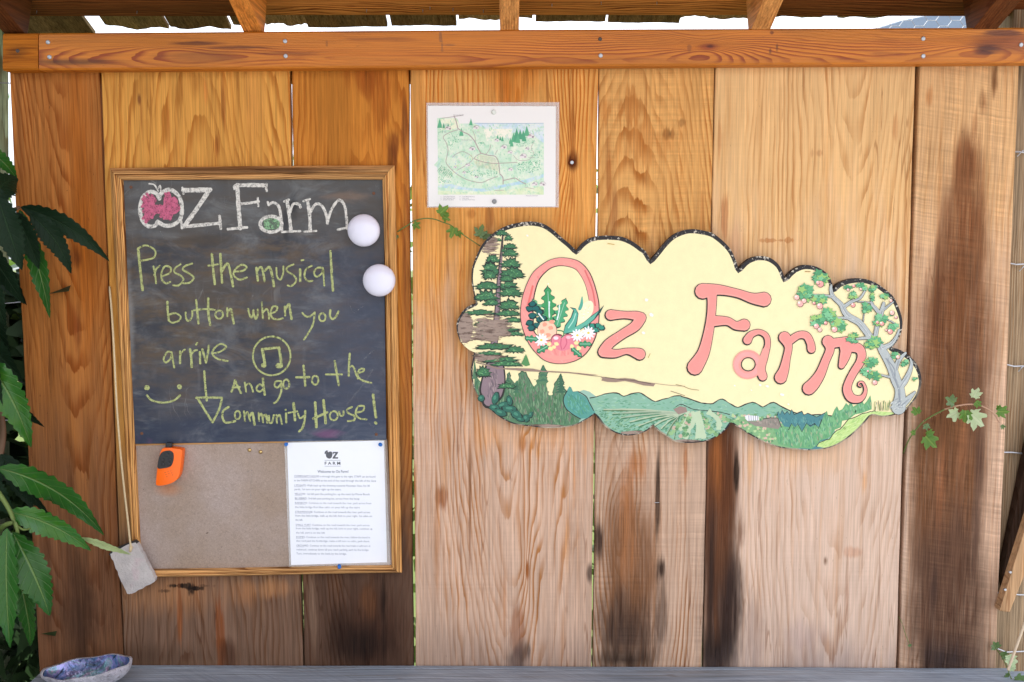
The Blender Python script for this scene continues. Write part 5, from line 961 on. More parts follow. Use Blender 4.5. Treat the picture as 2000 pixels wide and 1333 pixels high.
for (x, y, w_, h_) in ((430,155,100,42),(488,197,66,46),(400,210,60,24),(500,268,100,42),(448,300,40,30),(500,325,122,60),(355,376,110,60),(505,413,150,72),(334,470,130,105),(330,510,100,70),(515,500,180,84),(470,540,100,50),(310,600,190,56),(488,600,140,66),(505,655,180,74),(300,690,180,84),(340,740,120,50),(490,765,160,74),(250,822,230,40),(480,830,190,44),(262,915,120,34),(520,885,150,38),(390,960,310,50),(540,1000,150,34),(300,1020,140,46),(370,1108,300,46),(545,1135,150,50),(310,1180,220,36)):
    clump(c3, x, y, w_, h_, GC)
for (x, y, w_, h_) in ((420,275,260,56),(470,310,240,44),(330,222,200,30),(280,385,110,80)): clump(c4, x, y, w_, h_, GC)
clump(c4, 475, 500, 140, 44, GC)
for (x, y, w_, h_, r_) in ((380,600,60,110,.3),(440,660,110,60,-.4),(370,680,90,60,.2),(500,690,140,60,.1),(560,740,110,70,.6),(500,620,50,90,-.2),(640,770,60,70,-.5),(680,740,36,60,.4),(260,600,60,60,.2),(420,720,120,60,.4),(590,780,80,36,.3)):
    q = c4(x, y)
    if inside(q, ins): pa.ell(q[0]+.6, q[1]+.8, w_/8.7*1.05, h_/8.7*1.05, C(26, 48, 44), r_, rough=.1); pa.ell(q[0], q[1], w_/8.7*.9, h_/8.7*.9, DG, r_, rough=.12); pa.ell(q[0]-1, q[1]-1, w_/8.7*.4, h_/8.7*.35, C(70, 134, 110), r_, rough=.12)
pa.poly([c4(*p) for p in ((600,310),(640,225),(655,260),(675,320),(640,330))], C(84, 140, 84))
# the crack along the panel's joint
CR = C(150, 126, 112)
pa.poly(T(c4, [(215,290),(420,345),(560,345),(700,350),(780,368),(1000,378),(1260,405),(1200,408),(1000,388),(780,378),(640,372),(500,360),(400,352),(215,300)]), CR)
pa.poly(T(c4, [(1275,418),(1310,422),(1400,436),(1480,430),(1560,438),(1600,455),(1740,475),(1725,500),(1640,492),(1560,470),(1480,455),(1400,465),(1330,462),(1280,450),(1290,435)]), CR)
pa.stroke(T(c4, [(1310,424),(1440,440),(1560,452),(1700,478)]), .5, C(70, 56, 50)); pa.stroke(T(c4, [(1740,476),(1850,490),(1990,500)]), .4, CR); pa.stroke(T(c4, [(1080,395),(1180,408),(1280,418)]), .35, C(110, 90, 78)); pa.stroke(T(c6, [(0,365),(60,380),(110,400),(180,410)]), .5, C(150, 130, 90)); pa.stroke(T(c4, [(1870,540),(1930,560),(1990,580)]), .5, C(120, 104, 84))
pa.mb.build('painted_landscape', mpaint, sg, recalc=False)

# lettering
LY = pa.y - (pa.k + 30)*pa.step
print('paint layers', pa.k)
def letter(label, k, strokes, out=1.35, dx=-1.3, dy=1.5, extra=None, s=.25, hi=True):
    global pa
    pa = Paint(LY, 1e-6)
    for st in strokes: pa.stroke([(a + dx*.7, b + dy*.7, p[2]*s + out) for p in st for a, b in [k(p[0], p[1])]], None, BK, n=8)
    for st in strokes: pa.stroke([(a, b, p[2]*s + .7) for p in st for a, b in [k(p[0], p[1])]], None, BK, n=8)
    for st in strokes: pa.stroke([(a, b, p[2]*s - .35) for p in st for a, b in [k(p[0], p[1])]], None, PK3, n=8)
    for st in strokes:
        for p in st[1:-1]: a, b = k(p[0], p[1]); pa.ell(a, b, p[2]*s - .35, p[2]*s - .35, PK3)
    for st in strokes:
        pa.stroke([(a + .8, b - .6, max(p[2]*s - 2.6, .5)) for p in st for a, b in [k(p[0], p[1])]], None, PKI, n=8)
    if extra: extra()
    pa.mb.build('painted_letter', mpaint, sg, recalc=False, label='pink painted letter ' + label)
# O of the basket
pa = Paint(LY, 1e-6)
oo = catmull_closed([c3(*p) for p in [(950,362),(1060,385),(1130,440),(1180,520),(1220,640),(1243,760),(1240,900),(1215,1020),(1160,1130),(1090,1200),(1000,1238),(900,1248),(800,1225),(730,1170),(660,1080),(610,960),(590,850),(600,720),(640,590),(700,480),(800,400),(870,370)]], 4)
oi = catmull_closed([c3(*p) for p in [(950,432),(1040,455),(1090,510),(1130,590),(1155,690),(1172,800),(1172,900),(1120,1010),(1000,1060),(850,1060),(720,1000),(700,900),(700,750),(714,650),(750,545),(820,468),(880,438)]], 4)
cc_ = c3(920, 800)
pa.poly([(cc_[0] + (p[0]-cc_[0])*1.012 + (.9 if p[0] > cc_[0] else -.3), cc_[1] + (p[1]-cc_[1])*1.004 + (.9 if p[1] > 640 else -.4)) for p in oo], BK); pa.poly(oo, PK)
pa.dabs([p for p in oo], [C(240, 160, 150), C(230, 136, 132), C(236, 150, 142)], 160, 9, 1.6, 1.3, .4)
pa.stroke(T(c3, [(650,640),(720,500),(820,425),(940,395),(1050,425),(1120,500)]), 3.4, PK3, jit=.2); pa.stroke(T(c3, [(650,760),(690,600)]), 2, C(226, 112, 104)); pa.stroke(T(c3, [(1130,470),(1190,620),(1215,760)]), 1.6, C(216, 110, 106)); pa.stroke(T(c3, [(800,1180),(920,1205),(1040,1180)]), 4, PK3, jit=.2)
pa.poly([(cc_[0] + (p[0]-cc_[0])*1.03 - .8, cc_[1] + (p[1]-cc_[1])*1.015 - .2) for p in oi], BK); pa.poly(oi, YEL)
pa.mb.build('painted_letter', mpaint, sg, recalc=False, label='pink painted letter O shaped like a basket')
pa = Paint(LY - .00035, 1e-6)
def leafp(k, x, y, L, W, ang, col, dark=C(22, 50, 46), lobes=4):
    pts = []
    for sgn in (1, -1):
        rng = range(lobes*4 + 1) if sgn == 1 else range(lobes*4, -1, -1)
        for q in rng:
            t = q/(lobes*4); w_ = W*math.sin(math.pi*min(1, t*.92 + .08))**.8 * (1 if q % 4 in (1, 2) else .55); pts.append((t*L, sgn*w_))
    ca, sa = math.cos(ang), math.sin(ang); p1 = [k(x + u*ca - v*sa, y + u*sa + v*ca) for u, v in pts]; cx_ = sum(p[0] for p in p1)/len(p1); cy_ = sum(p[1] for p in p1)/len(p1)
    pa.poly([(cx_ + (p[0]-cx_)*1.08 - .3, cy_ + (p[1]-cy_)*1.08 + .5) for p in p1], dark); pa.poly(p1, col)
    pa.stroke([k(x + ca*L*.05, y + sa*L*.05), k(x + ca*L*.85, y + sa*L*.85)], .7, C(150, 200, 170))
leafp(c3, 830, 900, 300, 62, -1.62, C(60, 150, 92), lobes=5); leafp(c3, 890, 940, 250, 56, -1.25, C(72, 160, 112), lobes=5); leafp(c3, 790, 880, 200, 42, -2.1, C(96, 168, 120), lobes=4)
for (x, y) in ((665,790),(720,790),(690,850),(750,880),(665,910),(730,930),(680,950),(780,870),(690,750),(750,820)): pa.ell(*c3(x, y), 8.2, 6.6, C(14, 40, 44), rough=.16, n=14); pa.ell(*c3(x-3, y-3), 6.2, 4.8, C(16, 96, 92), rough=.2, n=12)
for q in ([(830,860),(828,800),(830,730)], [(895,880),(910,820),(915,760)], [(780,880),(755,850),(740,830)]): pa.stroke(T(c3, q), 1.3, C(222, 236, 230), jit=.3)
pa.poly(catmull_closed(T(c3, [(1060,900),(1070,830),(1100,760),(1160,722),(1195,740),(1198,800),(1170,860),(1110,900)]), 4), C(246, 236, 196)); pa.dabs(T(c3, [(1080,860),(1110,770),(1180,740),(1180,820),(1120,880)]), [C(252, 246, 222), C(238, 226, 176)], 40, 1.6, 1.2, 0, 3)
pa.poly(T(c3, [(945,1000),(960,930),(1010,860),(1030,800),(1000,775),(1050,785),(1075,830),(1065,900),(1050,960),(990,1000)]), C(20, 70, 70)); pa.poly(T(c3, [(950,995),(965,935),(1015,865),(1038,805),(1020,785),(1055,795),(1070,835),(1058,900),(1040,955),(985,995)]), C(84, 168, 146))
pa.poly(T(c3, [(960,1000),(1050,940),(1120,900),(1180,850),(1250,800),(1290,758),(1260,820),(1210,880),(1150,930),(1060,985)]), C(20, 70, 70)); pa.poly(T(c3, [(970,992),(1055,938),(1120,903),(1185,853),(1245,808),(1205,875),(1148,925),(1058,978)]), C(98, 178, 154))
pa.stroke(T(c3, [(1085,790,3),(1100,750,3),(1105,690,1)]), None, C(84, 168, 146)); pa.stroke(T(c3, [(990,950),(1030,890),(1050,830)]), 1, C(170, 220, 200))
for (x, y) in ((1190,935),(1240,930),(1270,950),(1220,970),(1150,950)): pa.ell(*c3(x, y), 7, 5.4, C(14, 50, 50), rough=.25, n=12); pa.ell(*c3(x-2, y-3), 5.4, 4, C(48, 140, 118), rough=.25, n=12)
pa.ell(*c3(812, 975), 19.5, 19.5, C(150, 90, 80)); pa.ell(*c3(810, 972), 18.6, 18.6, C(242, 200, 170)); 
for (x, y) in ((790,920),(840,950),(770,980),(820,1010),(850,900)): pa.ell(*c3(x, y), 5, 4, C(236, 158, 132), rough=.2)
pa.ell(*c3(900, 1050), 13.5, 12, C(120, 50, 64)); pa.ell(*c3(990, 1050), 13.5, 12, C(120, 50, 64)); pa.poly(catmull_closed(T(c3, [(850,1040),(885,1010),(935,1020),(1000,1005),(1040,1040),(1035,1090),(990,1130),(930,1142),(880,1120),(852,1080)]), 3), C(226, 130, 146))
pa.ell(*c3(885, 1035), 5, 3.4, C(250, 220, 224)); pa.ell(*c3(990, 1030), 4.6, 3.2, C(244, 190, 200)); pa.stroke(T(c3, [(930,1040),(925,1090),(935,1130)]), 1, C(206, 96, 120)); pa.stroke(T(c3, [(970,1040),(975,1080),(950,1125)]), 1, C(206, 96, 120)); pa.stroke(T(c3, [(930,1030),(950,1010),(945,980),(900,970)]), 1.1, C(60, 130, 84))
def daisy(x, y, r):
    a0 = rnd.uniform(0, 1)
    for q in range(11): a = a0 + q*2*math.pi/11; cx_, cy_ = c3(x, y); pa.ell(cx_ + r*.6*math.cos(a), cy_ + r*.6*math.sin(a), r*.5, r*.17, C(238, 240, 244), a, n=8)
    cx_, cy_ = c3(x, y); pa.ell(cx_, cy_, r*.22, r*.2, C(226, 206, 90), n=10)
daisy(762, 1052, 12.5); daisy(1158, 992, 12.5); daisy(1065, 1012, 12)
for (x, y, a) in ((740,1150,-.5),(1030,1120,.7),(1090,1085,.0),(640,1035,.1)): leafp(c3, x-10, y, 110, 30, a, C(54, 140, 96), lobes=3)
for (x, y) in ((830,1085),(870,1110),(840,1125),(1020,1105),(1055,1075),(1075,1120),(890,1085)): pa.ell(*c3(x, y), 4.6, 4, C(240, 226, 160), rough=.22, n=10)
pa.mb.build('painted_vegetables', mpaint, sg, recalc=False, label='painted vegetables and daisies in the basket letter')
letter('z', c3, [[(1345,840,44),(1460,840,30),(1560,848,38),(1598,864,46)], [(1598,864,46),(1550,935,42),(1440,1005,38),(1335,1080,42),(1285,1150,46)], [(1285,1150,46),(1380,1165,34),(1480,1145,25),(1560,1160,42),(1590,1170,48)]], s=1/4.3)
letter('F', c5, [[(210,556,60),(330,545,40),(480,572,32),(600,612,40),(690,620,56)], [(280,570,42),(283,640,35),(275,760,34),(252,900,38),(215,1040,46),(150,1150,60)], [(280,790,44),(400,790,32),(470,825,32),(535,820,46)]])
def a_extra():
    pts = c5(562, 1130); pa.ring(pts[0], pts[1], 21.5, 21, 7.6, PK3); pa.ring(pts[0]-1, pts[1]+.5, 21.5, 21, 4, C(240, 162, 156)); pa.ring(pts[0]+1, pts[1]-.5, 13.5, 13, 1.0, BK)
    pa.stroke([(a, b, p[2]*.25 - .5) for p in [(700,1020,26),(665,1150,34),(680,1222,34)] for a, b in [c5(p[0], p[1])]], None, PK3, n=8)
letter('a', c5, [[(560,938,34),(590,895,26),(650,875,20),(705,905,22),(718,970,22),(695,1060,28),(665,1160,34),(680,1222,34)]], extra=a_extra)
letter('r', c5, [[(850,918,46),(880,990,30),(865,1080,30),(845,1170,38),(820,1230,48)], [(890,945,30),(960,900,28),(1020,905,30),(1052,960,30),(1060,1008,32)]])
letter('m', c5, [[(1190,948,46),(1205,1010,34),(1170,1100,32),(1130,1200,38),(1080,1275,46),(1040,1315,50)], [(1215,965,38),(1290,955,36),(1330,955,44)], [(1320,960,48),(1330,1020,45),(1312,1090,36),(1295,1138,24)], [(1340,995,36),(1420,1000,38),(1452,1045,34),(1440,1110,32),(1390,1190,30),(1350,1270,30),(1340,1330,34),(1370,1388,34),(1430,1400,27),(1470,1370,17),(1482,1320,12),(1462,1272,9),(1435,1270,7),(1428,1292,6),(1446,1300,5)]])
# apple tree
pa = Paint(LY - .0007, 1e-6); GY = C(174, 180, 178); GY2 = C(146, 152, 156)
trunk = [[(1740,545,62),(1752,470,48),(1748,400,40),(1720,330,42),(1690,240,40),(1650,160,36),(1615,100,34)], [(1740,400,26),(1790,340,24),(1828,262,18),(1842,200,12),(1830,160,5)], [(1750,540,34),(1815,480,24),(1868,425,9)], [(1715,260,16),(1740,180,18),(1795,120,10)], [(1690,310,11),(1640,300,8),(1595,288,5)]]
br5 = [[(1610,1010,32),(1580,960,26),(1530,925,26),(1480,860,28),(1430,800,27),(1360,760,27),(1320,720,24),(1290,660,20),(1230,600,17),(1212,545,13),(1215,510,8)], [(1235,600,12),(1160,592,10),(1075,585,5)], [(1300,690,16),(1370,640,13),(1440,610,10),(1480,550,7)], [(1370,770,12),(1310,765,10),(1250,768,6)], [(1560,910,18),(1572,840,18),(1590,780,18),(1610,710,18),(1625,650,12)], [(1600,740,17),(1560,690,15),(1530,650,10),(1540,590,6)], [(1625,700,10),(1680,655,7),(1700,640,4)], [(1620,1000,22),(1680,970,18),(1720,920,12),(1745,860,8)], [(1500,920,12),(1450,925,10),(1410,930,6)], [(1540,650,6),(1470,640,4),(1420,640,3)], [(1465,790,4),(1470,740,3),(1480,690,3)], [(1600,760,5),(1680,790,4),(1740,830,3)]]
allb = [[(a, b, p[2]*.225) for p in st for a, b in [c6(p[0], p[1])]] for st in trunk] + [[(a, b, p[2]*.225) for p in st for a, b in [c5(p[0], p[1])]] for st in br5]
for st in allb: pa.stroke([(x - .2, y + .3, r + .75) for x, y, r in st], None, BK, n=6)
for st in allb: pa.stroke(st, None, GY, n=6)
for st in allb:
    for q in range(3): pa.stroke([(x + rnd.uniform(-.4, .4)*r, y, max(r*.12, .2)) for x, y, r in st[:-1]], None, rnd.choice([GY2, C(196, 200, 198), C(132, 138, 144)]), n=5, jit=.5)
pa.dabs(T(c6, [(1640,570),(1690,470),(1770,470),(1800,520),(1760,580)]), [C(186, 190, 186), GY2, C(200, 204, 200)], 40, 4, 1, -.6, .6)
GL = [C(98, 170, 120), C(124, 190, 140), C(80, 150, 104), C(150, 190, 110)]
def lcl(x, y, r, fr=1):
    r *= 1.15
    cx_, cy_ = c5(x, y)
    for q in range(max(7, int(r/4.6))):
        a = rnd.uniform(0, 6.28); d = rnd.uniform(0, r*.85)/4; lx, ly = cx_ + d*math.cos(a), cy_ + d*math.sin(a)*.8; L = r/4*.62; pts = []
        for j in range(10): b = a + j*2*math.pi/10; rr = L*(1 if j % 2 == 0 else .52); pts.append((lx + rr*math.cos(b), ly + rr*math.sin(b)*.8))
        if not inside((lx, ly), ins): continue
        pa.poly([(p[0] - .4, p[1] + .7) for p in pts], C(40, 84, 62)); pa.poly(pts, rnd.choice(GL))
for (x, y, r) in ((1135,450,62),(1120,480,40),(1010,565,58),(1020,600,40),(1125,625,46),(1205,745,56),(1115,785,50),(1280,820,56),(1375,915,40),(1390,950,26),(1565,955,62),(1520,970,34),(1340,520,30),(1460,515,38),(1540,545,34),(1535,600,32),(1385,595,36),(1478,680,42),(1478,715,26),(1640,600,36),(1595,780,48),(1690,838,42),(1545,1110,54),(1475,1180,42),(1555,1215,46),(1720,1045,38),(1780,1120,34),(1690,730,20),(1870,1240,18)): lcl(x, y, r)
for (x, y, r) in ((1130,500,30),(1110,490,18),(945,605,24),(972,655,28),(1002,632,22),(1080,650,14),(1125,672,28),(1098,830,24),(1125,858,20),(1170,805,16),(1240,855,26),(1385,665,20),(1345,545,12),(1390,515,14),(1445,540,12),(1575,800,14),(1610,810,20),(1675,872,24),(1645,860,10),(1680,630,14),(1690,725,22),(1720,760,14),(1735,1070,18),(1555,1270,22),(1500,1180,10)):
    q = c5(x, y)
    if inside(q, ins): pa.ell(q[0] + .4, q[1] + .6, r/5 + .5, r/5 + .5, C(96, 60, 56)); pa.ell(q[0], q[1], r/5, r/5, rnd.choice([C(240, 190, 178), C(236, 176, 168), C(230, 160, 152)])); pa.ell(q[0] - r/12, q[1] - r/12, r/11, r/12, C(250, 226, 216))
for q in range(12): x = rnd.uniform(1540, 1660); pa.stroke(T(c6, [(x, 570), (x + rnd.uniform(-12, 20), rnd.uniform(480, 530))]), .5, rnd.choice([BK, C(240, 240, 200), C(120, 150, 90)]), cap=False)
for q in range(16):
    x, y = rnd.uniform(1560, 1800), rnd.uniform(600, 1200)
for (x, y, r) in ((660,370,2.2),(715,380,2.6),(830,445,3.2),(590,410,1.4),(880,520,1.6),(460,375,1.6)): pa.ell(*c6(x, y), r*1.3, r*.8, C(240, 240, 232), .4, rough=.3)
for (x, y, r) in ((1645,715,3),(1685,840,3.6),(1620,990,3),(820,580,1.6),(645,175,2)): pa.ell(*c3(x, y), r*1.2, r*.9, C(240, 240, 232), .4, rough=.3)
pa.stroke(T(c3, [(1320,240),(1375,250)]), .6, C(190, 150, 60)); pa.stroke(T(c3, [(1660,1200),(1676,1166)]), .6, C(170, 150, 70))
pa.stroke(T(c5, [(1010,403),(1050,404)]), .8, C(170, 130, 70))
pa.mb.build('painted_apple_tree', mpaint, sg, recalc=False)

# ================================================================== plants
def leaf_mat(name, top, under, vein, gloss=.35, trans=.35, warm=None):
    g = G(name); u, v = g.uv()                       # u along the leaf, v from -1 to 1 across
    av = g.absv(v); mid = g.ss(.085, .03, av); lat = g.fract(u*9.0 - av*1.6); ln = g.ss(.10, .0, g.absv(lat - .5)) * .6
    n = g.noise(g.vec(g.x, g.y, g.z), 45.0, 3); r_ = g.rnd()
    base = g.mix(n, top, tuple(c*1.5 for c in top[:3]) + (1,)); base = g.scale(base, r_*.5 + .75)
    if warm: base = g.mix(g.ss(.5, .8, n + (r_ - .5)*.4)*.6, base, warm)
    c_ = g.mix(g.mx(mid, ln*.45)*.7, base, vein)
    back = E(g, g.geo.outputs['Backfacing']); c_ = g.mix(back, c_, g.mix(mid*.6, under, vein))
    b = g.bsdf(c_, gloss, g.bump(ln*-.6 + mid*-1.0 + n*.3, .0012), 0, .15 if gloss > .48 and trans < .2 else .5)
    return g.end(g.mixsh(trans, b, g.transl(g.scale(c_, 1.6))))
ML_D = leaf_mat('painted_shade_leaf', (.006, .017, .007, 1), (.02, .04, .016, 1), (.02, .045, .018, 1), .5, .12)  # leaf colour darkened to stand in for shade
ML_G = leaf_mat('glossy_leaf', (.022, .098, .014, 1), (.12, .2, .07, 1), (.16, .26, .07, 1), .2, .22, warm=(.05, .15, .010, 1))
ML_Y = leaf_mat('young_leaf', (.055, .19, .008, 1), (.12, .26, .04, 1), (.25, .4, .08, 1), .45, .4)
ML_P = leaf_mat('sun_painted_leaf', (.24, .42, .12, 1), (.5, .62, .36, 1), (.66, .76, .5, 1), .5, .35)  # leaf colour made pale to stand in for sunlight
ML_U = leaf_mat('pale_underside_leaf', (.36, .46, .20, 1), (.36, .46, .20, 1), (.5, .6, .3, 1), .5, .35)
MSTEM = simple('green_stem', (.12, .17, .04), .6); MSTEMB = simple('brown_stem', (.16, .09, .05), .7); MSTEMR = simple('rosy_stem', (.45, .26, .17), .6)

def long_leaf(mat, parent, B, T_, W, bow=(0, 0), yb=-.12, yt=-.16, fold=.35, curl=0.0, wav=.012, teeth=13, seed=0, roll=0.0, ymid=-.02):
    """a serrated, folded, gently bowed leaf from pixel B to pixel T_ (W = full width in photo pixels)"""
    r2 = random.Random(seed*31 + int(B[0]*7 + T_[1])); b, t = P(B[0], B[1], yb), P(T_[0], T_[1], yt)
    m = (b + t)/2 + Vector((bow[0]*PXM, ymid, -bow[1]*PXM)); n = teeth*3; w = W*PXM/2; vs = []; uvs = []; cols = (-1, -.86, -.45, 0, .45, .86, 1)
    L = (t - b).length; ph = r2.uniform(0, 6)
    for i in range(n + 1):
        s = i/n; p = b*(1-s)**2 + m*2*s*(1-s) + t*s*s; tg = ((m - b)*(1-s) + (t - m)*s).normalized()
        side = tg.cross(Vector((0, -1, 0))).normalized(); up = side.cross(tg).normalized()
        if up.y > 0: up = -up
        ca, sa = math.cos(roll), math.sin(roll); side, up = side*ca + up*sa, up*ca - side*sa
        prof = (math.sin(math.pi*s**.8)**.85 if 0 < s < 1 else 0)*(1 - .25*s) + .01
        tooth = (1.0, .93, .80)[i % 3] if s < .97 else 1
        for c in cols:
            k = c if abs(c) < 1 else c*(tooth*1.0)*1.04
            if abs(c) == 1: k *= 1 + .05*r2.uniform(-1, 1)
            x = w*prof*k; lift = abs(x)*fold + wav*w*8*math.sin(s*11 + ph + (1.3 if c > 0 else 0))*abs(c)**2*prof - curl*(x/w)**2*w
            vs.append(p + side*x + up*lift); uvs.append((s, c))
    q = len(cols); fs = [(i*q + j, i*q + j + 1, (i+1)*q + j + 1, (i+1)*q + j) for i in range(n) for j in range(q - 1)]
    mb = MB(); mb.mesh(vs, fs, None, uvs); o = mb.build('leaf', mat, parent, smooth=True, recalc=False); return o
def stem(pts, r, mat, parent, name='stem'):
    q = [tuple(P(a, b, y)) for a, b, y in pts]; q = [Vector(v) for v in catmull(q, 5)]; mb = MB(); n = len(q)
    r0, r1 = r if hasattr(r, '__len__') else (r, r); mb.tube(q, [r0 + (r1 - r0)*i/(n-1) for i in range(n)], 7); return mb.build(name, mat, parent, smooth=True)

sh = empty('shrub', P(-60, 1300, -.2) - Vector((0, 0, P(-60, 1300, -.2).z - 0.0)), 'large leaved shrub with long toothed leaves leaning in front of the left board', 'shrub')
# upper, shaded spray
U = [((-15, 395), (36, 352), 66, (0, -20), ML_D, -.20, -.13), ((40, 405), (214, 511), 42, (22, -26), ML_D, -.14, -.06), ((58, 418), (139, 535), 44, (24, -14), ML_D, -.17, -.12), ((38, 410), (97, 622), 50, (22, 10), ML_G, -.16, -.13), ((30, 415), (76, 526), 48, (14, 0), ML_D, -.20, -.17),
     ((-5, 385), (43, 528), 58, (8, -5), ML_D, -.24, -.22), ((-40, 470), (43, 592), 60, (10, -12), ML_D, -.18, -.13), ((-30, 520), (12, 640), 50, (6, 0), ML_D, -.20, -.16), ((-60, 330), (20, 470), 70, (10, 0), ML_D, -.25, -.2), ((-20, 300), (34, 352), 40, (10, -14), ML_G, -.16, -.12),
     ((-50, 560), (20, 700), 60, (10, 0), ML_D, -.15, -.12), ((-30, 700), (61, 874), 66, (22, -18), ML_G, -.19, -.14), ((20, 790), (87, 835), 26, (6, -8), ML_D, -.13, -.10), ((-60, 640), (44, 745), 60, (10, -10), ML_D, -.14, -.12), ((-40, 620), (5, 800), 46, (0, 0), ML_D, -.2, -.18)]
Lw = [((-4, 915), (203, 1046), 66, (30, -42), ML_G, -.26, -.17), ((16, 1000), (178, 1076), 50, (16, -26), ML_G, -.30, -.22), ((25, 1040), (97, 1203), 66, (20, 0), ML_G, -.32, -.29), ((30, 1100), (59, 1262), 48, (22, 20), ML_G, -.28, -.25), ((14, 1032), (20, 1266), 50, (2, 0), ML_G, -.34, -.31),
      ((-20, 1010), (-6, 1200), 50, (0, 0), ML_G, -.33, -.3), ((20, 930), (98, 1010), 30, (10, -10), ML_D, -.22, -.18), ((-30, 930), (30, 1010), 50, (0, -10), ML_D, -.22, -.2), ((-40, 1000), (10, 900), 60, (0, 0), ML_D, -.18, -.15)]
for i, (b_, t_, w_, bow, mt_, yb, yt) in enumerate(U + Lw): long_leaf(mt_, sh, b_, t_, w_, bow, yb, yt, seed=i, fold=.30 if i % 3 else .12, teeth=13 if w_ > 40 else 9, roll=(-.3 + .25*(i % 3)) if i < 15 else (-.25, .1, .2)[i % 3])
long_leaf(ML_U, sh, (158, 1050), (257, 1084), 15, (10, 0), -.222, -.20, seed=77, fold=.1, teeth=8, ymid=-.01)
rs = random.Random(21)
for i in range(34):                                  # the dim inside of the shrub
    x = rs.uniform(-230, 10); y = rs.uniform(250, 1330); a = rs.uniform(-.9, .9); L = rs.uniform(90, 190)
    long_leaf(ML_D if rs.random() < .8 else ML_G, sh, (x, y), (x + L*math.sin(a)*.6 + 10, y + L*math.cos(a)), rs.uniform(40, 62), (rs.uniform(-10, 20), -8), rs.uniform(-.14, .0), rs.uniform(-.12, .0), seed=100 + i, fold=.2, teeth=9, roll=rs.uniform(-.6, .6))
stem([(-120, 1500, -.25), (-60, 1200, -.27), (-10, 1050, -.30), (26, 1020, -.31)], (.010, .004), MSTEM, sh)
stem([(-80, 900, -.28), (-20, 945, -.30), (12, 985, -.31), (32, 1030, -.32), (34, 1050, -.31)], (.006, .003), MSTEM, sh)
stem([(26, 1020, -.31), (45, 1035, -.31), (66, 1030, -.28)], (.0028, .0014), MSTEM, sh)
stem([(-160, 1500, -.2), (-90, 900, -.2), (-30, 600, -.2), (0, 440, -.2), (38, 405, -.16)], (.014, .003), MSTEMB, sh)
stem([(-100, 1200, -.1), (-20, 960, -.1), (5, 860, -.08), (0, 800, -.08)], (.008, .006), MSTEMB, sh)
def ivy_leaf(mat, parent, cx_, cy_, size, ang, y, lobes=((0, 1), (.9, .82), (-.9, .82), (1.9, .5), (-1.9, .5)), tilt=.2, seed=0, teeth=True):
    """a lobed vine leaf; ang = direction of its tip in the picture (0 = right, clockwise), size = length in photo pixels"""
    r2 = random.Random(seed); n = 44; pts = []
    for i in range(n):
        a = -math.pi + 2*math.pi*(i + .5)/n; r = .34
        for (la, ll) in lobes: r = max(r, ll*max(0, 1 - abs(a - la)/.52)**.8*.66 + .34*ll) if abs(a - la) < .52 else r
        if abs(a) > 2.6: r *= .55
        if teeth: r *= 1 + (.05 if i % 2 else -.05)
        pts.append((r*math.cos(a), r*math.sin(a)))
    c = P(cx_, cy_, y); s = size*PXM*.62; ca, sa = math.cos(ang), math.sin(ang); vs = [c]; uvs = [(.3, 0)]
    for (u, v) in pts:
        X, Y = u*ca - v*sa, u*sa + v*ca; vs.append(c + Vector((X*s, -s*(.25*abs(v) + tilt*u*.6) + s*.12*math.sin(v*5 + seed), -Y*s))); uvs.append((u*.5 + .5, v))
    mid = []
    for (u, v) in pts:
        X, Y = (u*ca - v*sa)*.5, (u*sa + v*ca)*.5; mid.append(c + Vector((X*s, -s*(.10*abs(v) + tilt*u*.3), -Y*s)))
    i0 = len(vs); vs += mid; uvs += [(u*.25 + .4, v*.5) for u, v in pts]
    fs = [(0, i0 + i, i0 + (i+1) % n) for i in range(n)] + [(i0 + i, 1 + i, 1 + (i+1) % n, i0 + (i+1) % n) for i in range(n)]
    mb = MB(); mb.mesh(vs, fs, None, uvs); return mb.build('leaf', mat, parent, smooth=True, recalc=False)

vn = empty('ivy_vine', P(795, 470, -.02), 'green ivy tendril growing from the wall gap between chalkboard and carved sign', 'vine')
stem([(774, 455, .004), (785, 447, -.006), (797, 440, -.012), (808, 432, -.014), (830, 427, -.016), (850, 429, -.018), (866, 435, -.020), (880, 440, -.022), (895, 452, -.022), (912, 464, -.020), (938, 481, -.010)], (.0014, .0011), MSTEM, vn)
ivy_leaf(ML_Y, vn, 861, 416, 34, -.75, -.028, seed=1, tilt=.1); ivy_leaf(ML_Y, vn, 868, 425, 22, .5, -.026, seed=2); ivy_leaf(ML_Y, vn, 810, 438, 24, .7, -.020, seed=3); ivy_leaf(ML_Y, vn, 886, 448, 32, 1.9, -.028, seed=4); ivy_leaf(ML_Y, vn, 896, 454, 20, 1.3, -.026, seed=6); ivy_leaf(ML_G, vn, 936, 459, 36, -1.2, -.012, seed=5); ivy_leaf(ML_G, vn, 946, 462, 26, -.2, -.010, seed=8); ivy_leaf(ML_G, vn, 775, 461, 12, 1.6, -.002, seed=9)

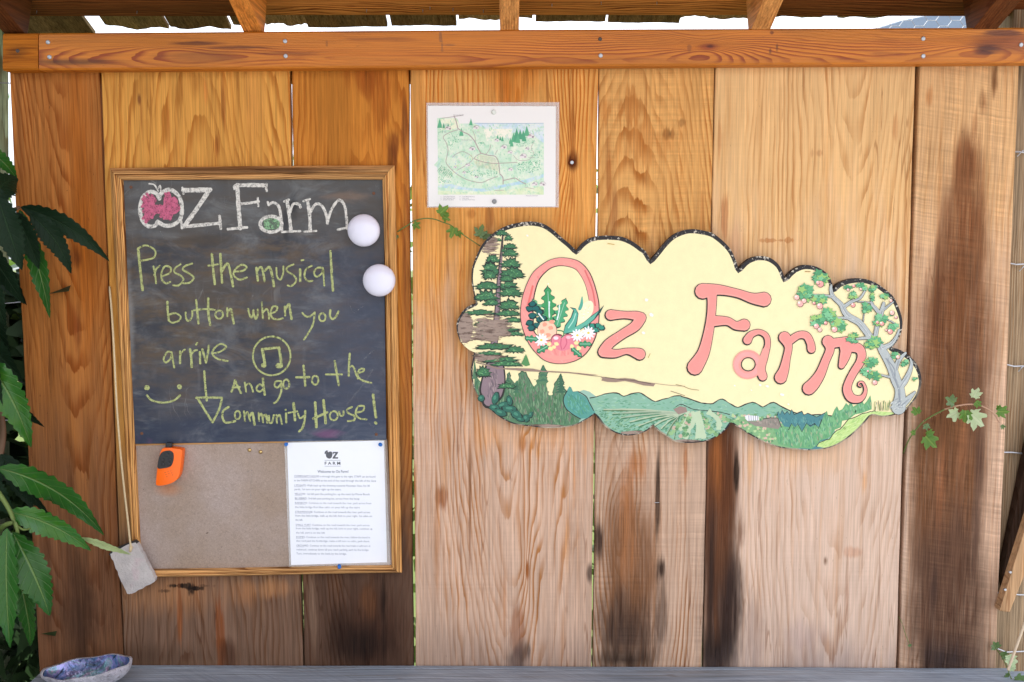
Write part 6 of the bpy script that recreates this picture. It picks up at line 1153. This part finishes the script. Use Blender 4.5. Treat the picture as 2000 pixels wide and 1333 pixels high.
sp = empty('blackberry_sprig', P(1766, 885, -.01), 'prickly blackberry sprig with leaves painted pale as if sunlit reaching out below the sign right end', 'vine')
stem([(1764, 886, .012), (1775, 860, -.01), (1790, 838, -.03), (1806, 822, -.04), (1822, 812, -.05), (1845, 800, -.06)], (.0014, .0016), MSTEM, sp)
stem([(1845, 800, -.06), (1870, 793, -.065), (1895, 790, -.07), (1915, 793, -.07), (1938, 805, -.065), (1952, 826, -.06)], (.0018, .0012), MSTEMR, sp)
SPL = ((0, 1), (.75, .9), (-.75, .9), (1.5, .6), (-1.5, .6))
for (mt_, x, y, s, a, yy, sd_) in ((ML_G, 1862, 786, 32, -2.6, -.068, 1), (ML_P, 1868, 806, 36, 2.7, -.066, 2), (ML_P, 1898, 812, 52, .75, -.072, 3), (ML_Y, 1885, 806, 34, 1.6, -.070, 13), (ML_P, 1903, 774, 30, -1.2, -.072, 4), (ML_Y, 1906, 787, 20, .6, -.074, 5), (ML_Y, 1951, 804, 32, .05, -.068, 6), (ML_Y, 1949, 800, 18, -1.2, -.066, 7), (ML_G, 1957, 832, 14, 1.1, -.06, 8),
                              (ML_Y, 1791, 807, 26, -2.2, -.032, 9), (ML_G, 1809, 830, 20, 1.5, -.042, 10), (ML_Y, 1810, 855, 44, .85, -.034, 11), (ML_Y, 1786, 846, 16, -2.9, -.028, 12), (ML_Y, 1812, 848, 24, -.3, -.034, 14)):
    ivy_leaf(mt_, sp, x, y, s, a, yy, SPL, tilt=.15, seed=sd_)
rs = random.Random(5)
for i in range(22):
    t = rs.random(); px, py = 1800 + 140*t, 824 - 34*math.sin(min(1, t*1.4)*1.57) + (12*(t-.7) if t > .7 else 0); p = P(px, py, -.045 - .02*t); mb = MB(); mb.tube([p, p + Vector((rs.uniform(-.003, .003), -.003, rs.choice([-1, 1])*.0035))], [.0005, .0001], 5); mb.build('prickle', MSTEMR, sp)
iv = empty('ivy_sprig', P(1980, 1325, -.06), 'small round leaved ivy sprig at the right end of the bench', 'vine')
stem([(1940, 1262, .01), (1955, 1280, -.03), (1965, 1300, -.05), (1976, 1328, -.07), (1985, 1345, -.08)], .0011, MSTEM, iv)
RL = ((0, 1), (.6, .95), (-.6, .95), (1.2, .8), (-1.2, .8))
for (mt_, x, y, s, a, yy, sd_) in ((ML_G, 1945, 1266, 26, -2.0, -.01, 1), (ML_G, 1957, 1278, 22, .4, -.03, 2), (ML_P, 1968, 1288, 34, .2, -.05, 3), (ML_P, 1972, 1303, 20, .2, -.05, 4), (ML_G, 1984, 1327, 32, .15, -.075, 5), (ML_G, 1968, 1322, 16, -2.2, -.06, 6)): ivy_leaf(mt_, iv, x, y, s, a, yy, RL, seed=sd_, teeth=False)
tn = empty('tendril', P(1768, 1260, -.01), 'thin bare tendril hanging over the gap low on the right of the wall', 'vine')
stem([(1755, 1204, .004), (1762, 1218, -.008), (1768, 1238, -.012), (1775, 1256, -.012)], .0007, MSTEM, tn); ivy_leaf(ML_G, tn, 1776, 1259, 10, 1.2, -.013, RL, seed=4, teeth=False)

# ------------------------------------------------------------------ leaning timbers, wire, dry stick at the right end
mdk = wood('dark_plank_wood', C(58, 42, 32), seed=4.2, dens=70, rough=.9, streak=.5); mstk = wood('pale_stick_wood', C(184, 146, 108), seed=7.2, dens=90, rough=.85, streak=.5, fib=.3)
def bar(name, pts, y0, y1, mat, label, cat):
    mb = MB(); mb.prism(pts, y0, y1); return tag(mb.build(name, mat, None, bevel=.003), label, cat)
bar('leaning_plank', [(2060, 620), (2120, 660), (1968, 1190), (1958, 1120)], .02, .045, mdk, 'dark brown plank leaning behind the paler stick right of the wall', 'plank')
bar('leaning_stick', [(2050, 880), (2085, 910), (1973, 1197), (1952, 1194)], -.03, -.005, mstk, 'pale brown split stick with nails leaning at the right end of the wall', 'stick')
for (px, py) in ((1972, 1118), (1962, 1152)): p = P(px, py, -.031); mb = MB(); mb.tube([p + Vector((0, .004, 0)), p + Vector((0, -.004, .001))], [.0022, .0028], 8); tag(mb.build('nail', msteel, None), 'bent nail in the pale leaning stick, %s one' % ('upper' if py < 1130 else 'lower'), 'nail', 'nails in the leaning stick')
bar('dry_stick', [(2010, 1190), (2014, 1194), (1972, 1312), (1967, 1310)], -.10, -.095, simple('dry_stem', C(206, 184, 156)[:3], .8), 'thin dry straw coloured twig standing beside the bench right end', 'twig')
wf = empty('wire_fence', P(2010, 1300, .04), 'galvanised wire fence strands stapled across the right corner post', 'fence')
mwire = simple('galvanised_wire', (.5, .5, .52), .35, .8)
for (pts) in ([(1970, 296), (1990, 297), (2060, 306)], [(1968, 514), (1985, 517), (2060, 514)], [(1960, 711), (1980, 716), (2060, 714)], [(1955, 884), (1975, 884), (2060, 892)], [(1948, 1158), (1990, 1162), (2060, 1164)], [(1935, 1262), (1965, 1274), (2060, 1270)]):
    mb = MB(); mb.tube([P(a, b, .043 - .004*(i == 1)) for i, (a, b) in enumerate(pts)], .0017, 7); mb.build('wire', mwire, wf)
for (x, y) in ((1992, 300), (1996, 524), (1994, 720), (1992, 1125)):
    mb = MB(); mb.tube([P(x - 5, y + 6, .040), P(x, y, .036), P(x + 7, y - 6, .040)], .0013, 6); mb.build('barb', mwire, wf)
wl = empty('wire_fence', P(0, 700, .04), 'thin wire fence strands behind the leaves at the left edge of the wall', 'fence')
for (a, b) in (((-60, 160), (22, 163)), ((-60, 378), (30, 376)), ((-60, 600), (45, 590)), ((-60, 820), (50, 822))):
    mb = MB(); mb.tube([P(a[0], a[1], .05), P(b[0], b[1], .045)], .0012, 6); mb.build('wire', mwire, wl)
# chicken wire behind the header, upper right
cw = empty('chicken_wire', P(1800, 70, .35), 'hexagonal chicken wire netting seen above the header at the upper right', 'netting')
mb = MB(); hs = .030; c0 = P(1700, 90, .35)
for i in range(11):
    for j in range(6):
        x = c0.x + i*hs*1.0; z = c0.z - .06 + j*hs*.9 + (hs*.45 if i % 2 else 0); A = Vector((x, .35, z)); q = hs*.33
        pts_ = [A + Vector((-q, 0, 0)), A + Vector((q, 0, 0)), A + Vector((hs*.66, 0, hs*.45)), A + Vector((hs*.66, 0, -hs*.45))]
        mb.tube([pts_[0], pts_[1]], .0006, 4); mb.tube([pts_[1], pts_[2]], .0006, 4); mb.tube([pts_[1], pts_[3]], .0006, 4)
tag(mb.build('mesh', mwire, cw), kind='stuff')

# ------------------------------------------------------------------ behind the wall
g = G('background_leaf'); r_ = g.noise(g.vec(g.x, g.y, g.z), 9.0, 2); c_ = g.mix(r_, (.05, .12, .02, 1), (.22, .32, .06, 1)); mbl = g.end(g.mixsh(.4, g.bsdf(c_, .5, None, 0, .4), g.transl(g.scale(c_, 1.5))))
rs = random.Random(9); mb = MB()
def leafcloud(mb, n, x0, x1, y0, y1, z0, z1, s0, s1, keep=lambda x, z: True):
    for i in range(n):
        x, y, z = rs.uniform(x0, x1), rs.uniform(y0, y1), rs.uniform(z0, z1)
        if not keep(x, z): continue
        s = rs.uniform(s0, s1); a = Vector((rs.uniform(-1, 1), rs.uniform(-1, 1), rs.uniform(-1, .4))).normalized(); b = a.cross(Vector((rs.uniform(-1, 1), rs.uniform(-1, 1), rs.uniform(-1, 1)))).normalized(); p = Vector((x, y, z))
        mb.face([p, p + a*s*.4 + b*s*.28, p + a*s, p + a*s*.4 - b*s*.28])
leafcloud(mb, 7000, -1.5, 1.5, .15, .8, 0, 1.75, .03, .08, lambda x, z: math.sin(x*4.1 + 1)*.25 + math.sin(x*11 + z*5)*.15 + .15*math.sin(z*9) < .85 - z*.4)
tag(mb.build('undergrowth', mbl, None, recalc=False), 'sunlit green undergrowth behind the board wall', 'plants', kind='stuff')
g = G('dark_leaf'); r_ = g.noise(g.vec(g.x, g.y, g.z), 9.0, 2); mdl = g.end(g.bsdf(g.mix(r_, (.012, .028, .010, 1), (.03, .06, .018, 1)), .5, None, 0, .3))  # very dark leaf colour stands in for deep shade
mb = MB()
leafcloud(mb, 5200, -2.7, -1.13, -.02, .6, 0, 2.3, .05, .12, lambda x, z: z < 1.52 or x < -1.6)
leafcloud(mb, 2600, -1.5, -.99, .04, .35, 0, 1.5, .05, .11, lambda x, z: z < 1.50)
leafcloud(mb, 5200, -2.5, -1.45, -1.5, -.05, 0, 2.1, .05, .12)  # unseen foliage at front left, added to shade this end of the wall
tag(mb.build('hedge', mdl, None, recalc=False), 'dense dark foliage left of the wall, its unseen front part added for shade', 'hedge', kind='stuff')
def far_tree(x, y, h, w_, label, seed):
    e = empty('tree', (x, y, 0), label, 'tree', 'trees beyond the shelter'); r2 = random.Random(seed); mb = MB(); mb.tube([(x, y, 0), (x + .1, y, h*.4), (x, y + .1, h*.8)], [.16, .12, .03], 9)
    for k in range(7): a = k*.9; z = h*(.35 + .07*k); mb.tube([(x, y, z), (x + w_*.35*math.cos(a), y + w_*.35*math.sin(a), z + h*.14)], [.05, .015], 6)
    mb.build('trunk', mpb, e); mb = MB()
    for k in range(26):
        cx_, cy_, cz_ = x + r2.gauss(0, w_*.28), y + r2.gauss(0, w_*.28), h*r2.uniform(.35, 1.0)
        for i in range(90):
            p = Vector((cx_ + r2.gauss(0, w_*.1), cy_ + r2.gauss(0, w_*.1), cz_ + r2.gauss(0, h*.05))); s = r2.uniform(.05, .11); a = Vector((r2.uniform(-1, 1), r2.uniform(-1, 1), r2.uniform(-1, .3))).normalized(); b = a.cross(Vector((r2.uniform(-1, 1), r2.uniform(-1, 1), .3))).normalized(); mb.face([p, p + a*s*.4 + b*s*.3, p + a*s, p + a*s*.4 - b*s*.3])
    mb.build('crown', mbl, e, recalc=False)
far_tree(-2.6, 5.5, 2.6, 1.8, 'small leafy tree behind the left end of the wall', 1); far_tree(3.3, 6.5, 3.0, 2.2, 'small leafy tree behind the right end of the wall', 2)
# blue grey lean-to roof glimpsed above the header on the right
mb = MB(); a = P(1690, 62, 3.0); b = P(1840, 30, 3.0)
mb.prism([(1690, 62), (1760, 40), (1850, 22), (1905, 24), (1900, 120), (1690, 120)], 3.0, 3.6)
tag(mb.build('outbuilding', simple('blue_metal_roofing', C(128, 146, 170, .5)[:3], .6), None), 'blue grey metal clad outbuilding glimpsed above the header at the upper right', 'building')
